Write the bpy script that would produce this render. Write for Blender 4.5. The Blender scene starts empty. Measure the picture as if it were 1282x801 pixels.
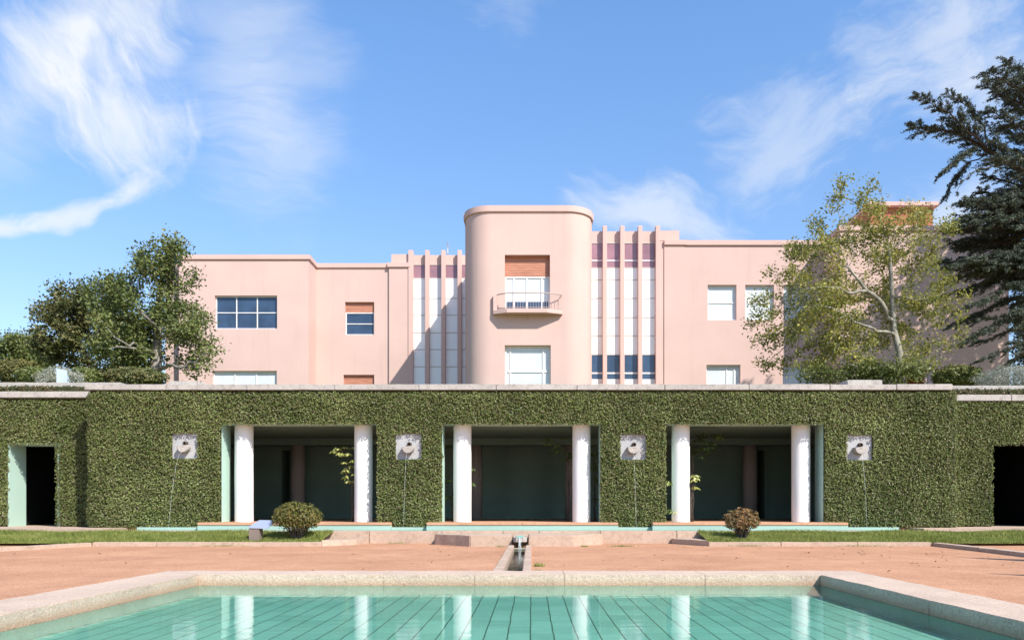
import bpy, bmesh, math, random
import numpy as np
from mathutils import Vector, noise as mnoise

random.seed(7)
R = np.random.default_rng(11)
F = 1020.0            # focal length in photo pixels
CX, CY, EYE = 665.0, 635.0, 0.96

scene = bpy.context.scene
COL = scene.collection
PI = math.pi


def wx(px, D): return (px - CX) / F * D
def wz(py, D): return EYE + (CY - py) / F * D
def P(px, py, D): return Vector((wx(px, D), D, wz(py, D)))


# ------------------------------------------------------------------ objects
def tag(o, label=None, cat=None, group=None, kind=None):
    if label: o['label'] = label
    if cat: o['category'] = cat
    if group: o['group'] = group
    if kind: o['kind'] = kind
    return o


def empty(name, loc, label, cat, group=None):
    o = bpy.data.objects.new(name, None)
    o.empty_display_size = 0.2
    COL.objects.link(o)
    o.location = loc
    tag(o, label, cat, group)
    return o


def link(name, me, mat, parent=None):
    if mat is not None:
        for m in (mat if isinstance(mat, (list, tuple)) else [mat]):
            me.materials.append(m)
    o = bpy.data.objects.new(name, me)
    COL.objects.link(o)
    if parent is not None:
        o.parent = parent
        # geometry is written in world space: undo the offsets of the parents
        off = Vector((0, 0, 0)); p = parent
        while p is not None:
            off += p.location; p = p.parent
        o.location = -off
    return o


class MB:
    """collects polygons in world space, then links them as one mesh object"""
    def __init__(s): s.v = []; s.f = []; s.sm = []

    def add(s, vs, fs, smooth=False):
        b = len(s.v)
        s.v += [tuple(v) for v in vs]
        s.f += [tuple(b + i for i in f) for f in fs]
        s.sm += [smooth] * len(fs)
        return s

    def box(s, x0, x1, y0, y1, z0, z1):
        v = [(x0, y0, z0), (x1, y0, z0), (x1, y1, z0), (x0, y1, z0), (x0, y0, z1), (x1, y0, z1), (x1, y1, z1), (x0, y1, z1)]
        return s.add(v, [(0, 3, 2, 1), (4, 5, 6, 7), (0, 1, 5, 4), (1, 2, 6, 5), (2, 3, 7, 6), (3, 0, 4, 7)])

    def prism(s, poly, z0, z1, caps=True):
        n = len(poly)
        v = [(p[0], p[1], z0) for p in poly] + [(p[0], p[1], z1) for p in poly]
        f = [(i, (i + 1) % n, n + (i + 1) % n, n + i) for i in range(n)]
        if caps: f += [tuple(range(n - 1, -1, -1)), tuple(range(n, 2 * n))]
        return s.add(v, f)

    def quad(s, a, b, c, d): return s.add([a, b, c, d], [(0, 1, 2, 3)])

    def cyl(s, x, y, z0, z1, r, n=32, r1=None, smooth=True):
        r1 = r if r1 is None else r1
        v = []
        for z, rr in ((z0, r), (z1, r1)):
            v += [(x + rr * math.cos(2 * PI * i / n), y + rr * math.sin(2 * PI * i / n), z) for i in range(n)]
        s.add(v, [(i, (i + 1) % n, n + (i + 1) % n, n + i) for i in range(n)], smooth)
        b = len(s.v) - 2 * n
        s.f += [tuple(b + i for i in range(n - 1, -1, -1)), tuple(b + n + i for i in range(n))]
        s.sm += [False, False]
        return s

    def tube(s, pts, rads, n=6, smooth=True, cap=True):
        pts = [Vector(p) for p in pts]
        if not hasattr(rads, '__len__'): rads = [rads] * len(pts)
        b = len(s.v); up = Vector((0.13, 0.31, 0.94))
        for i, p in enumerate(pts):
            t = (pts[min(i + 1, len(pts) - 1)] - pts[max(i - 1, 0)])
            t = t.normalized() if t.length > 1e-6 else Vector((0, 0, 1))
            a = t.cross(up)
            if a.length < 0.05: a = t.cross(Vector((1, 0, 0)))
            a.normalize(); c = t.cross(a)
            for k in range(n):
                an = 2 * PI * k / n
                s.v.append(tuple(p + (a * math.cos(an) + c * math.sin(an)) * rads[i]))
        for i in range(len(pts) - 1):
            for k in range(n):
                s.f.append((b + i * n + k, b + i * n + (k + 1) % n, b + (i + 1) * n + (k + 1) % n, b + (i + 1) * n + k)); s.sm.append(smooth)
        if cap:
            s.f += [tuple(b + k for k in range(n)), tuple(b + (len(pts) - 1) * n + k for k in range(n - 1, -1, -1))]; s.sm += [False, False]
        return s

    def build(s, name, mat, parent=None, bevel=0, seg=2, recalc=True):
        me = bpy.data.meshes.new(name)
        me.from_pydata(s.v, [], s.f)
        me.polygons.foreach_set('use_smooth', s.sm)
        if bevel or recalc:
            bm = bmesh.new(); bm.from_mesh(me)
            if recalc: bmesh.ops.recalc_face_normals(bm, faces=bm.faces)
            if bevel:
                es = [e for e in bm.edges if len(e.link_faces) == 2 and e.calc_face_angle(0) > 0.6]
                bmesh.ops.bevel(bm, geom=es, offset=bevel, segments=seg, affect='EDGES', profile=0.5, clamp_overlap=True)
            bm.to_mesh(me); bm.free()
        me.update()
        return link(name, me, mat, parent)


def fast_mesh(name, V, Q, mat, parent=None, smooth=False):
    me = bpy.data.meshes.new(name)
    n, q, k = len(V), len(Q), Q.shape[1]
    me.vertices.add(n); me.vertices.foreach_set('co', np.ascontiguousarray(V, dtype=np.float32).ravel())
    me.loops.add(q * k); me.loops.foreach_set('vertex_index', np.ascontiguousarray(Q, dtype=np.int32).ravel())
    me.polygons.add(q); me.polygons.foreach_set('loop_start', np.arange(0, q * k, k, dtype=np.int32))
    me.polygons.foreach_set('use_smooth', np.full(q, smooth))
    me.update(calc_edges=True)
    return link(name, me, mat, parent)


def unit(a): return a / np.maximum(np.linalg.norm(a, axis=1, keepdims=True), 1e-9)


def leaf_mesh(name, pts, normals, size, mat, parent=None, spread=0.6, aspect=0.55, droop=0.0, fold=0.12, axis=None):
    """one leaf blade (a folded rhombus) at each point"""
    n = len(pts)
    nn = unit(normals + R.normal(0, spread, (n, 3)))
    a = R.normal(0, 1, (n, 3)) if axis is None else axis + R.normal(0, 0.35, (n, 3))
    a[:, 2] -= droop
    a = unit(a - nn * np.sum(a * nn, 1, keepdims=True))
    b = np.cross(nn, a)
    L = (size * R.uniform(0.65, 1.3, n))[:, None]
    W = L * aspect
    V = np.empty((n, 4, 3))
    V[:, 0] = pts - a * L * 0.5
    V[:, 1] = pts + b * W * 0.5 + nn * L * fold - a * L * 0.06
    V[:, 2] = pts + a * L * 0.5
    V[:, 3] = pts - b * W * 0.5 + nn * L * fold - a * L * 0.06
    Q = np.arange(4 * n).reshape(n, 4)
    return fast_mesh(name, V.reshape(-1, 3), Q, mat, parent)


def grid_rects(x0, x1, z0, z1, holes):
    xs = sorted({x0, x1} | {min(max(h[i], x0), x1) for h in holes for i in (0, 1)})
    zs = sorted({z0, z1} | {min(max(h[i], z0), z1) for h in holes for i in (2, 3)})
    out = []
    for i in range(len(xs) - 1):
        for j in range(len(zs) - 1):
            cx, cz = (xs[i] + xs[i + 1]) / 2, (zs[j] + zs[j + 1]) / 2
            if not any(h[0] < cx < h[1] and h[2] < cz < h[3] for h in holes):
                out.append((xs[i], xs[i + 1], zs[j], zs[j + 1]))
    return out


def wall_front(m, x0, x1, z0, z1, y, holes, depth):
    """a wall face looking at -Y, with openings and their reveals"""
    for a, b, c, d in grid_rects(x0, x1, z0, z1, holes):
        m.quad((a, y, c), (b, y, c), (b, y, d), (a, y, d))
    for h in holes:
        a, b, c, d = h[:4]; dp = h[4] if len(h) > 4 else depth
        y1 = y + dp
        m.quad((a, y, c), (a, y, d), (a, y1, d), (a, y1, c))
        m.quad((b, y, c), (b, y1, c), (b, y1, d), (b, y, d))
        m.quad((a, y, d), (b, y, d), (b, y1, d), (a, y1, d))
        m.quad((a, y, c), (a, y1, c), (b, y1, c), (b, y, c))


# ---------------------------------------------------------------- materials
def new_mat(name):
    m = bpy.data.materials.new(name); m.use_nodes = True
    nt = m.node_tree
    return m, nt, nt.nodes['Principled BSDF']


def ramp(nt, stops, src, interp='LINEAR'):
    r = nt.nodes.new('ShaderNodeValToRGB'); r.color_ramp.interpolation = interp
    e = r.color_ramp.elements
    while len(e) < len(stops): e.new(0.5)
    for i, (p, c) in enumerate(stops):
        e[i].position = p; e[i].color = (*c, 1)
    if src is not None: nt.links.new(src, r.inputs['Fac'])
    return r


def tex_noise(nt, scale, detail=5, rough=0.6, vec=None, dist=0.0):
    n = nt.nodes.new('ShaderNodeTexNoise')
    n.inputs['Scale'].default_value = scale; n.inputs['Detail'].default_value = detail
    n.inputs['Roughness'].default_value = rough; n.inputs['Distortion'].default_value = dist
    if vec is not None: nt.links.new(vec, n.inputs['Vector'])
    return n


def geo_pos(nt, scale=(1, 1, 1)):
    g = nt.nodes.new('ShaderNodeNewGeometry')
    mp = nt.nodes.new('ShaderNodeMapping'); mp.inputs['Scale'].default_value = scale
    nt.links.new(g.outputs['Position'], mp.inputs['Vector'])
    return mp.outputs['Vector']


def mix(nt, a, b, fac, mode='MIX'):
    m = nt.nodes.new('ShaderNodeMix'); m.data_type = 'RGBA'; m.blend_type = mode
    for sock, v in ((m.inputs[6], a), (m.inputs[7], b), (m.inputs[0], fac)):
        if hasattr(v, 'default_value') or hasattr(v, 'is_output'): nt.links.new(v, sock)
        elif isinstance(v, (int, float)): sock.default_value = v
        else: sock.default_value = (*v, 1)
    return m.outputs[2]


def bump(nt, bsdf, h, strength=0.3, dist=0.02):
    b = nt.nodes.new('ShaderNodeBump'); b.inputs['Strength'].default_value = strength; b.inputs['Distance'].default_value = dist
    nt.links.new(h, b.inputs['Height']); nt.links.new(b.outputs['Normal'], bsdf.inputs['Normal'])
    return b


def plaster(name, c, var=0.06, streak=0.06, rough=0.85, bumpy=0.15, fine=60, dirt=(0.35, 0.25, 0.22)):
    m, nt, b = new_mat(name)
    v = geo_pos(nt)
    big = tex_noise(nt, 0.35, 5, 0.6, v)
    lo = tuple(x * (1 - var) for x in c); hi = tuple(min(1, x * (1 + var)) for x in c)
    r = ramp(nt, [(0.3, lo), (0.7, hi)], big.outputs['Fac'])
    st = tex_noise(nt, 1.0, 4, 0.6, geo_pos(nt, (2.2, 2.2, 0.12)))
    rs = ramp(nt, [(0.55, (0, 0, 0)), (0.8, (1, 1, 1))], st.outputs['Fac'])
    mm = nt.nodes.new('ShaderNodeMath'); mm.operation = 'MULTIPLY'; mm.inputs[1].default_value = streak
    nt.links.new(rs.outputs['Color'], mm.inputs[0])
    col = mix(nt, r.outputs['Color'], dirt, mm.outputs[0])
    nt.links.new(col, b.inputs['Base Color'])
    b.inputs['Roughness'].default_value = rough
    b.inputs['Specular IOR Level'].default_value = 0.2
    fn = tex_noise(nt, fine, 4, 0.7, v)
    bump(nt, b, fn.outputs['Fac'], bumpy, 0.02)
    return m


def stone(name, c, dark, spots=0.5, rough=0.9, scale=9, edge=None):
    m, nt, b = new_mat(name)
    v = geo_pos(nt)
    n1 = tex_noise(nt, 1.1, 6, 0.65, v); n2 = tex_noise(nt, scale, 6, 0.75, v); n3 = tex_noise(nt, 45, 3, 0.7, v)
    r1 = ramp(nt, [(0.3, tuple(x * 0.86 for x in c)), (0.7, tuple(min(1, x * 1.1) for x in c))], n1.outputs['Fac'])
    r2 = ramp(nt, [(0.5, (0, 0, 0)), (0.72, (spots,) * 3)], n2.outputs['Fac'])
    col = mix(nt, r1.outputs['Color'], dark, r2.outputs['Color'])
    r3 = ramp(nt, [(0.35, (0.78,) * 3), (0.6, (1.08,) * 3)], n3.outputs['Fac'])
    col = mix(nt, col, r3.outputs['Color'], 1.0, 'MULTIPLY')
    if edge:   # a water-line stain: (z low, z high, colour)
        g = nt.nodes.new('ShaderNodeNewGeometry'); sp = nt.nodes.new('ShaderNodeSeparateXYZ'); nt.links.new(g.outputs['Position'], sp.inputs[0])
        ad = nt.nodes.new('ShaderNodeMath'); ad.operation = 'MULTIPLY_ADD'; ad.inputs[1].default_value = 0.05
        nt.links.new(n2.outputs['Fac'], ad.inputs[0]); nt.links.new(sp.outputs['Z'], ad.inputs[2])
        mr = nt.nodes.new('ShaderNodeMapRange'); mr.inputs['From Min'].default_value = edge[0]; mr.inputs['From Max'].default_value = edge[1]
        mr.inputs['To Min'].default_value = 0.55; mr.inputs['To Max'].default_value = 0
        nt.links.new(ad.outputs[0], mr.inputs['Value'])
        col = mix(nt, col, edge[2], mr.outputs[0])
    nt.links.new(col, b.inputs['Base Color'])
    b.inputs['Roughness'].default_value = rough; b.inputs['Specular IOR Level'].default_value = 0.25
    ad2 = nt.nodes.new('ShaderNodeMath'); ad2.operation = 'ADD'
    nt.links.new(n2.outputs['Fac'], ad2.inputs[0]); nt.links.new(n3.outputs['Fac'], ad2.inputs[1])
    bump(nt, b, ad2.outputs[0], 0.5, 0.02)
    return m


def leaf_mat(name, cols, clump=1.2, trans=0.25, rough=0.45, spec=0.35):
    """leaf colours vary leaf by leaf and, gently, clump by clump"""
    m, nt, b = new_mat(name)
    g = nt.nodes.new('ShaderNodeNewGeometry')
    n = tex_noise(nt, clump, 3, 0.6, g.outputs['Position'])
    ma = nt.nodes.new('ShaderNodeMath'); ma.operation = 'MULTIPLY_ADD'; ma.inputs[1].default_value = 0.55
    nt.links.new(g.outputs['Random Per Island'], ma.inputs[0])
    mb = nt.nodes.new('ShaderNodeMath'); mb.operation = 'MULTIPLY_ADD'; mb.inputs[1].default_value = 1.1; mb.inputs[2].default_value = -0.32
    nt.links.new(n.outputs['Fac'], mb.inputs[0]); nt.links.new(mb.outputs[0], ma.inputs[2])
    k = len(cols)
    r = ramp(nt, [(0.08 + 0.84 * i / (k - 1), c) for i, c in enumerate(cols)], ma.outputs[0])
    nt.links.new(r.outputs['Color'], b.inputs['Base Color'])
    b.inputs['Roughness'].default_value = rough; b.inputs['Specular IOR Level'].default_value = spec
    t = nt.nodes.new('ShaderNodeBsdfTranslucent'); nt.links.new(r.outputs['Color'], t.inputs['Color'])
    ms = nt.nodes.new('ShaderNodeMixShader'); ms.inputs[0].default_value = trans
    nt.links.new(b.outputs[0], ms.inputs[1]); nt.links.new(t.outputs[0], ms.inputs[2])
    nt.links.new(ms.outputs[0], nt.nodes['Material Output'].inputs['Surface'])
    return m


def simple(name, c, rough=0.6, metal=0.0, spec=0.4, coat=0.0, var=0.08, scale=3):
    m, nt, b = new_mat(name)
    n = tex_noise(nt, scale, 5, 0.6, geo_pos(nt))
    r = ramp(nt, [(0.3, tuple(x * (1 - var) for x in c)), (0.7, tuple(min(1, x * (1 + var)) for x in c))], n.outputs['Fac'])
    nt.links.new(r.outputs['Color'], b.inputs['Base Color'])
    b.inputs['Roughness'].default_value = rough; b.inputs['Metallic'].default_value = metal
    b.inputs['Specular IOR Level'].default_value = spec; b.inputs['Coat Weight'].default_value = coat
    b.inputs['Coat Roughness'].default_value = 0.05
    return m


def bark(name, c, c2, scale=6):
    m, nt, b = new_mat(name)
    n = tex_noise(nt, scale, 6, 0.7, geo_pos(nt, (1, 1, 0.4)))
    r = ramp(nt, [(0.35, c), (0.65, c2)], n.outputs['Fac'])
    nt.links.new(r.outputs['Color'], b.inputs['Base Color']); b.inputs['Roughness'].default_value = 0.9
    bump(nt, b, n.outputs['Fac'], 0.6, 0.05)
    return m


PINK = (0.585, 0.418, 0.365)
M = {}
M['pink'] = plaster('pink_plaster', PINK, 0.055, 0.2)
M['pink_trim'] = plaster('pink_trim', (0.59, 0.41, 0.36), 0.03, 0.14)
M['rust'] = plaster('rust_plaster', (0.40, 0.15, 0.085), 0.12, 0.2)
M['riser'] = plaster('turquoise_tile_band', (0.35, 0.475, 0.405), 0.08, 0.12, dirt=(0.2, 0.3, 0.26))
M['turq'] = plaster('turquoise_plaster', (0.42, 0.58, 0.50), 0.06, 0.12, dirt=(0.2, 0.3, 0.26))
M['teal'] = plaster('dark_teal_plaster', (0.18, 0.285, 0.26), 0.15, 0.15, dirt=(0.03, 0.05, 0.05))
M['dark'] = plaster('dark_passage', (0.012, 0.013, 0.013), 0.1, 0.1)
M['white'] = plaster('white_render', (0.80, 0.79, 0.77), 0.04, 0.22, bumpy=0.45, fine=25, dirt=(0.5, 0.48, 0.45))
M['inner_white'] = plaster('grey_white_render', (0.34, 0.31, 0.31), 0.06, 0.2)  # greyer, darker version of the white render, for the inner columns
M['coping'] = stone('coping_stone', (0.44, 0.41, 0.37), (0.20, 0.165, 0.14), 0.75, scale=5)
M['granite'] = stone('pool_granite', (0.575, 0.44, 0.34), (0.35, 0.22, 0.14), 0.65, scale=18, edge=(0.02, 0.085, (0.40, 0.225, 0.12)))
M['kerb'] = stone('garden_kerb_stone', (0.50, 0.37, 0.28), (0.27, 0.17, 0.12), 0.6, scale=8)
M['plate'] = stone('niche_stone', (0.42, 0.42, 0.42), (0.30, 0.28, 0.26), 0.3, scale=3)
M['spout'] = stone('spout_stone', (0.43, 0.39, 0.35), (0.22, 0.18, 0.15), 0.6, scale=12)
M['nosing'] = stone('terracotta_nosing', (0.60, 0.33, 0.20), (0.35, 0.2, 0.13), 0.4)
M['dark_stone'] = stone('dark_brown_stone', (0.10, 0.075, 0.06), (0.04, 0.03, 0.03), 0.5)  # plain dark brown, for the channel bed and the spout heads
M['glass_blue'] = simple('dark_blue_glass', (0.035, 0.065, 0.12), 0.04, 0, 0.6, 0.0, 0.35, 0.6)  # the broad tone variation stands in for reflections in the panes
M['glass_lilac'] = simple('lilac_glass', (0.30, 0.16, 0.185), 0.08, 0, 0.5, 0.3, 0.25, 0.7)
M['blind'] = simple('white_blind_behind_glass', (0.58, 0.63, 0.63), 0.5, 0, 0.4, 0.8, 0.10, 0.9)
M['panel'] = simple('white_glass_panel', (0.87, 0.88, 0.87), 0.35, 0, 0.4, 0.4, 0.03, 0.9)
M['frame'] = simple('window_frame_paint', (0.72, 0.70, 0.69), 0.5)
M['bar'] = simple('panel_joint', (0.50, 0.42, 0.37), 0.6)
M['rail'] = simple('railing_paint', (0.46, 0.36, 0.31), 0.5)
M['metal'] = simple('zinc_metal', (0.42, 0.44, 0.47), 0.4, 0.8)
M['steel'] = simple('brushed_sign_plate', (0.40, 0.45, 0.58), 0.35, 0.35, 0.5, 0.2, 0.05)
M['sign_leg'] = simple('rusted_sign_support', (0.22, 0.175, 0.145), 0.6, 0.2)
M['hedge_core'] = simple('hedge_twigs', (0.05, 0.055, 0.025), 0.95, 0, 0.1, 0, 0.4, 12)
M['hedge'] = leaf_mat('hedge_leaves', [(0.075, 0.105, 0.028), (0.13, 0.175, 0.042), (0.17, 0.215, 0.06), (0.235, 0.20, 0.11), (0.225, 0.285, 0.075), (0.37, 0.42, 0.16)], 0.8, 0.3, 0.42, 0.4)
M['strip'] = leaf_mat('coping_strip_leaves', [(0.05, 0.06, 0.02), (0.10, 0.10, 0.035), (0.17, 0.10, 0.05), (0.16, 0.18, 0.06)], 2.0)
M['plane_leaf'] = leaf_mat('yellowing_leaves', [(0.11, 0.135, 0.03), (0.20, 0.225, 0.05), (0.34, 0.325, 0.075), (0.55, 0.46, 0.12)], 0.45, 0.42)
M['left_leaf'] = leaf_mat('green_leaves', [(0.05, 0.075, 0.02), (0.10, 0.135, 0.034), (0.17, 0.195, 0.055), (0.28, 0.27, 0.10)], 0.5, 0.25)
M['brown_leaf'] = leaf_mat('bronze_leaves', [(0.05, 0.065, 0.018), (0.10, 0.12, 0.034), (0.165, 0.16, 0.058), (0.27, 0.215, 0.105)], 0.6, 0.25)
M['lower_leaf'] = leaf_mat('shaded_green_leaves', [(0.05, 0.07, 0.018), (0.10, 0.125, 0.03), (0.15, 0.17, 0.045), (0.23, 0.23, 0.07)], 0.6, 0.25)
M['yellow_leaf'] = leaf_mat('olive_yellow_leaves', [(0.06, 0.075, 0.02), (0.13, 0.13, 0.035), (0.22, 0.18, 0.055)], 0.8, 0.25)
M['cedar_leaf'] = leaf_mat('cedar_needles', [(0.04, 0.055, 0.042), (0.08, 0.10, 0.07), (0.15, 0.165, 0.11)], 0.7, 0.2, 0.55, 0.25)
M['grey_leaf'] = leaf_mat('silver_leaves', [(0.22, 0.23, 0.19), (0.34, 0.35, 0.29), (0.50, 0.50, 0.43)], 3.0, 0.15, 0.7, 0.2)
M['bush_leaf'] = leaf_mat('privet_leaves', [(0.05, 0.065, 0.016), (0.12, 0.13, 0.03), (0.21, 0.18, 0.05), (0.36, 0.22, 0.08)], 1.6, 0.25)
M['bush2_leaf'] = leaf_mat('scorched_bush_leaves', [(0.075, 0.08, 0.025), (0.19, 0.14, 0.05), (0.38, 0.20, 0.085)], 2.0, 0.25)
M['varieg'] = leaf_mat('variegated_leaves', [(0.12, 0.17, 0.035), (0.35, 0.38, 0.10), (0.55, 0.55, 0.22)], 4.0, 0.25, 0.35, 0.5)
M['vine'] = leaf_mat('shade_vine_leaves', [(0.04, 0.07, 0.02), (0.08, 0.13, 0.035), (0.14, 0.19, 0.05)], 2.0, 0.25, 0.35, 0.5)
M['grass'] = leaf_mat('grass_blades', [(0.15, 0.19, 0.04), (0.25, 0.29, 0.07), (0.38, 0.37, 0.13)], 1.5, 0.35, 0.6, 0.2)
M['soil'] = simple('lawn_soil', (0.12, 0.14, 0.04), 0.95, 0, 0.1, 0, 0.3, 6)
M['bark'] = bark('brown_bark', (0.05, 0.04, 0.03), (0.13, 0.105, 0.085))
M['pale_bark'] = bark('pale_mottled_bark', (0.13, 0.12, 0.09), (0.36, 0.34, 0.27), 4)
M['grey_bark'] = bark('grey_bark', (0.14, 0.125, 0.10), (0.34, 0.31, 0.27), 5)

# brown shutters: horizontal slats
m, nt, b = new_mat('wooden_shutter')
w = nt.nodes.new('ShaderNodeTexWave'); w.wave_type = 'BANDS'; w.bands_direction = 'Z'; w.inputs['Scale'].default_value = 3.4; w.inputs['Distortion'].default_value = 0.15
nt.links.new(geo_pos(nt), w.inputs['Vector'])
n = tex_noise(nt, 2.0, 5, 0.6, geo_pos(nt, (1, 1, 6)))
c1 = ramp(nt, [(0.3, (0.36, 0.145, 0.085)), (0.7, (0.50, 0.22, 0.14))], n.outputs['Fac'])
nt.links.new(c1.outputs['Color'], b.inputs['Base Color']); b.inputs['Roughness'].default_value = 0.6
bump(nt, b, w.outputs['Fac'], 0.5, 0.02)
M['shutter'] = m

# red gravel
m, nt, b = new_mat('red_gravel')
v = geo_pos(nt)
n1 = tex_noise(nt, 0.5, 6, 0.6, v); n2 = tex_noise(nt, 22, 6, 0.85, v); n3 = tex_noise(nt, 2.6, 8, 0.75, geo_pos(nt, (1, 0.6, 1)))
vo = nt.nodes.new('ShaderNodeTexVoronoi'); vo.inputs['Scale'].default_value = 70; nt.links.new(v, vo.inputs['Vector'])
r1 = ramp(nt, [(0.3, (0.40, 0.208, 0.122)), (0.7, (0.52, 0.285, 0.172))], n1.outputs['Fac'])
r3 = ramp(nt, [(0.35, (0.90, 0.885, 0.87)), (0.65, (1.08, 1.08, 1.08))], n3.outputs['Fac'])
r2 = ramp(nt, [(0.0, (0.62, 0.60, 0.58)), (0.45, (1.0, 1.0, 1.0)), (1.0, (1.5, 1.5, 1.55))], vo.outputs['Color'])
r4 = ramp(nt, [(0.32, (0.70, 0.69, 0.68)), (0.68, (1.28, 1.29, 1.30))], n2.outputs['Fac'])
c = mix(nt, r1.outputs['Color'], r3.outputs['Color'], 1.0, 'MULTIPLY')
c = mix(nt, c, r2.outputs['Color'], 0.7, 'MULTIPLY')
c = mix(nt, c, r4.outputs['Color'], 0.8, 'MULTIPLY')
nt.links.new(c, b.inputs['Base Color']); b.inputs['Roughness'].default_value = 0.95; b.inputs['Specular IOR Level'].default_value = 0.1
bump(nt, b, vo.outputs['Distance'], 0.5, 0.012)
M['gravel'] = m

# turquoise pool tiles, long joints running away from the viewer
m, nt, b = new_mat('pool_tiles')
v = geo_pos(nt)
wob = tex_noise(nt, 2.5, 3, 0.5, v)
wv = nt.nodes.new('ShaderNodeVectorMath'); wv.operation = 'MULTIPLY_ADD'; wv.inputs[1].default_value = (0.022, 0.03, 0)
nt.links.new(wob.outputs['Color'], wv.inputs[0]); nt.links.new(v, wv.inputs[2])
sp = nt.nodes.new('ShaderNodeSeparateXYZ'); nt.links.new(wv.outputs[0], sp.inputs[0])


def joint(axis, pitch, width, off=0.0):
    a = nt.nodes.new('ShaderNodeMath'); a.operation = 'MULTIPLY_ADD'; a.inputs[1].default_value = 1 / pitch; a.inputs[2].default_value = 100 + off
    nt.links.new(sp.outputs[axis], a.inputs[0])
    f = nt.nodes.new('ShaderNodeMath'); f.operation = 'FRACT'; nt.links.new(a.outputs[0], f.inputs[0])
    l = nt.nodes.new('ShaderNodeMath'); l.operation = 'LESS_THAN'; l.inputs[1].default_value = width / pitch; nt.links.new(f.outputs[0], l.inputs[0])
    return l.outputs[0]


j1 = joint('X', 0.2, 0.012); j2 = joint('Y', 0.4, 0.012)
n1 = tex_noise(nt, 0.9, 5, 0.6, v)
wn = nt.nodes.new('ShaderNodeTexWhiteNoise'); wn.noise_dimensions = '2D'
fl = nt.nodes.new('ShaderNodeVectorMath'); fl.operation = 'FLOOR'
sc_ = nt.nodes.new('ShaderNodeMapping'); sc_.inputs['Scale'].default_value = (5, 2.5, 1); nt.links.new(v, sc_.inputs['Vector']); nt.links.new(sc_.outputs[0], fl.inputs[0]); nt.links.new(fl.outputs[0], wn.inputs['Vector'])
r1 = ramp(nt, [(0.3, (0.28, 0.66, 0.53)), (0.7, (0.38, 0.76, 0.63))], n1.outputs['Fac'])
r2 = ramp(nt, [(0, (0.88, 0.9, 0.9)), (1, (1.1, 1.1, 1.1))], wn.outputs['Value'])
c = mix(nt, r1.outputs['Color'], r2.outputs['Color'], 1.0, 'MULTIPLY')
jm = nt.nodes.new('ShaderNodeMath'); jm.operation = 'MULTIPLY'; jm.inputs[1].default_value = 0.22; nt.links.new(j2, jm.inputs[0])
c = mix(nt, c, (0.05, 0.11, 0.08), jm.outputs[0])
jn = nt.nodes.new('ShaderNodeMath'); jn.operation = 'MULTIPLY'; jn.inputs[1].default_value = 0.9; nt.links.new(j1, jn.inputs[0])
c = mix(nt, c, (0.045, 0.075, 0.045), jn.outputs[0])
nt.links.new(c, b.inputs['Base Color']); b.inputs['Roughness'].default_value = 0.5
M['tiles'] = m
M['wall_tiles'] = simple('pale_turquoise_tiles', (0.24, 0.48, 0.41), 0.5, 0, 0.4, 0, 0.12, 4)


def water(name, bump_s=0.05, scale=(1.2, 3.0, 1), tint=(0.88, 0.97, 0.95)):
    m, nt, b = new_mat(name)
    nt.nodes.remove(b)
    n1 = tex_noise(nt, 2.2, 3, 0.5, geo_pos(nt, scale), 0.4); n2 = tex_noise(nt, 9.0, 2, 0.5, geo_pos(nt, scale))
    ad = nt.nodes.new('ShaderNodeMath'); ad.operation = 'MULTIPLY_ADD'; ad.inputs[1].default_value = 0.12
    nt.links.new(n2.outputs['Fac'], ad.inputs[0]); nt.links.new(n1.outputs['Fac'], ad.inputs[2])
    bp = nt.nodes.new('ShaderNodeBump'); bp.inputs['Strength'].default_value = bump_s; bp.inputs['Distance'].default_value = 0.02
    nt.links.new(ad.outputs[0], bp.inputs['Height'])
    t = nt.nodes.new('ShaderNodeBsdfTransparent'); t.inputs['Color'].default_value = (*tint, 1)
    g = nt.nodes.new('ShaderNodeBsdfGlossy'); g.inputs['Roughness'].default_value = 0.02
    fr = nt.nodes.new('ShaderNodeFresnel'); fr.inputs['IOR'].default_value = 1.33
    nt.links.new(bp.outputs[0], g.inputs['Normal']); nt.links.new(bp.outputs[0], fr.inputs['Normal'])
    ms = nt.nodes.new('ShaderNodeMixShader')
    nt.links.new(fr.outputs[0], ms.inputs[0]); nt.links.new(t.outputs[0], ms.inputs[1]); nt.links.new(g.outputs[0], ms.inputs[2])
    nt.links.new(ms.outputs[0], nt.nodes['Material Output'].inputs['Surface'])
    return m


M['water'] = water('pool_water', 0.11)
M['canal_water'] = water('canal_water', 0.12)
M['jet'], nt, b = new_mat('falling_water')
b.inputs['Base Color'].default_value = (0.8, 0.85, 0.85, 1); b.inputs['Roughness'].default_value = 0.2; b.inputs['Alpha'].default_value = 0.26


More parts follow.
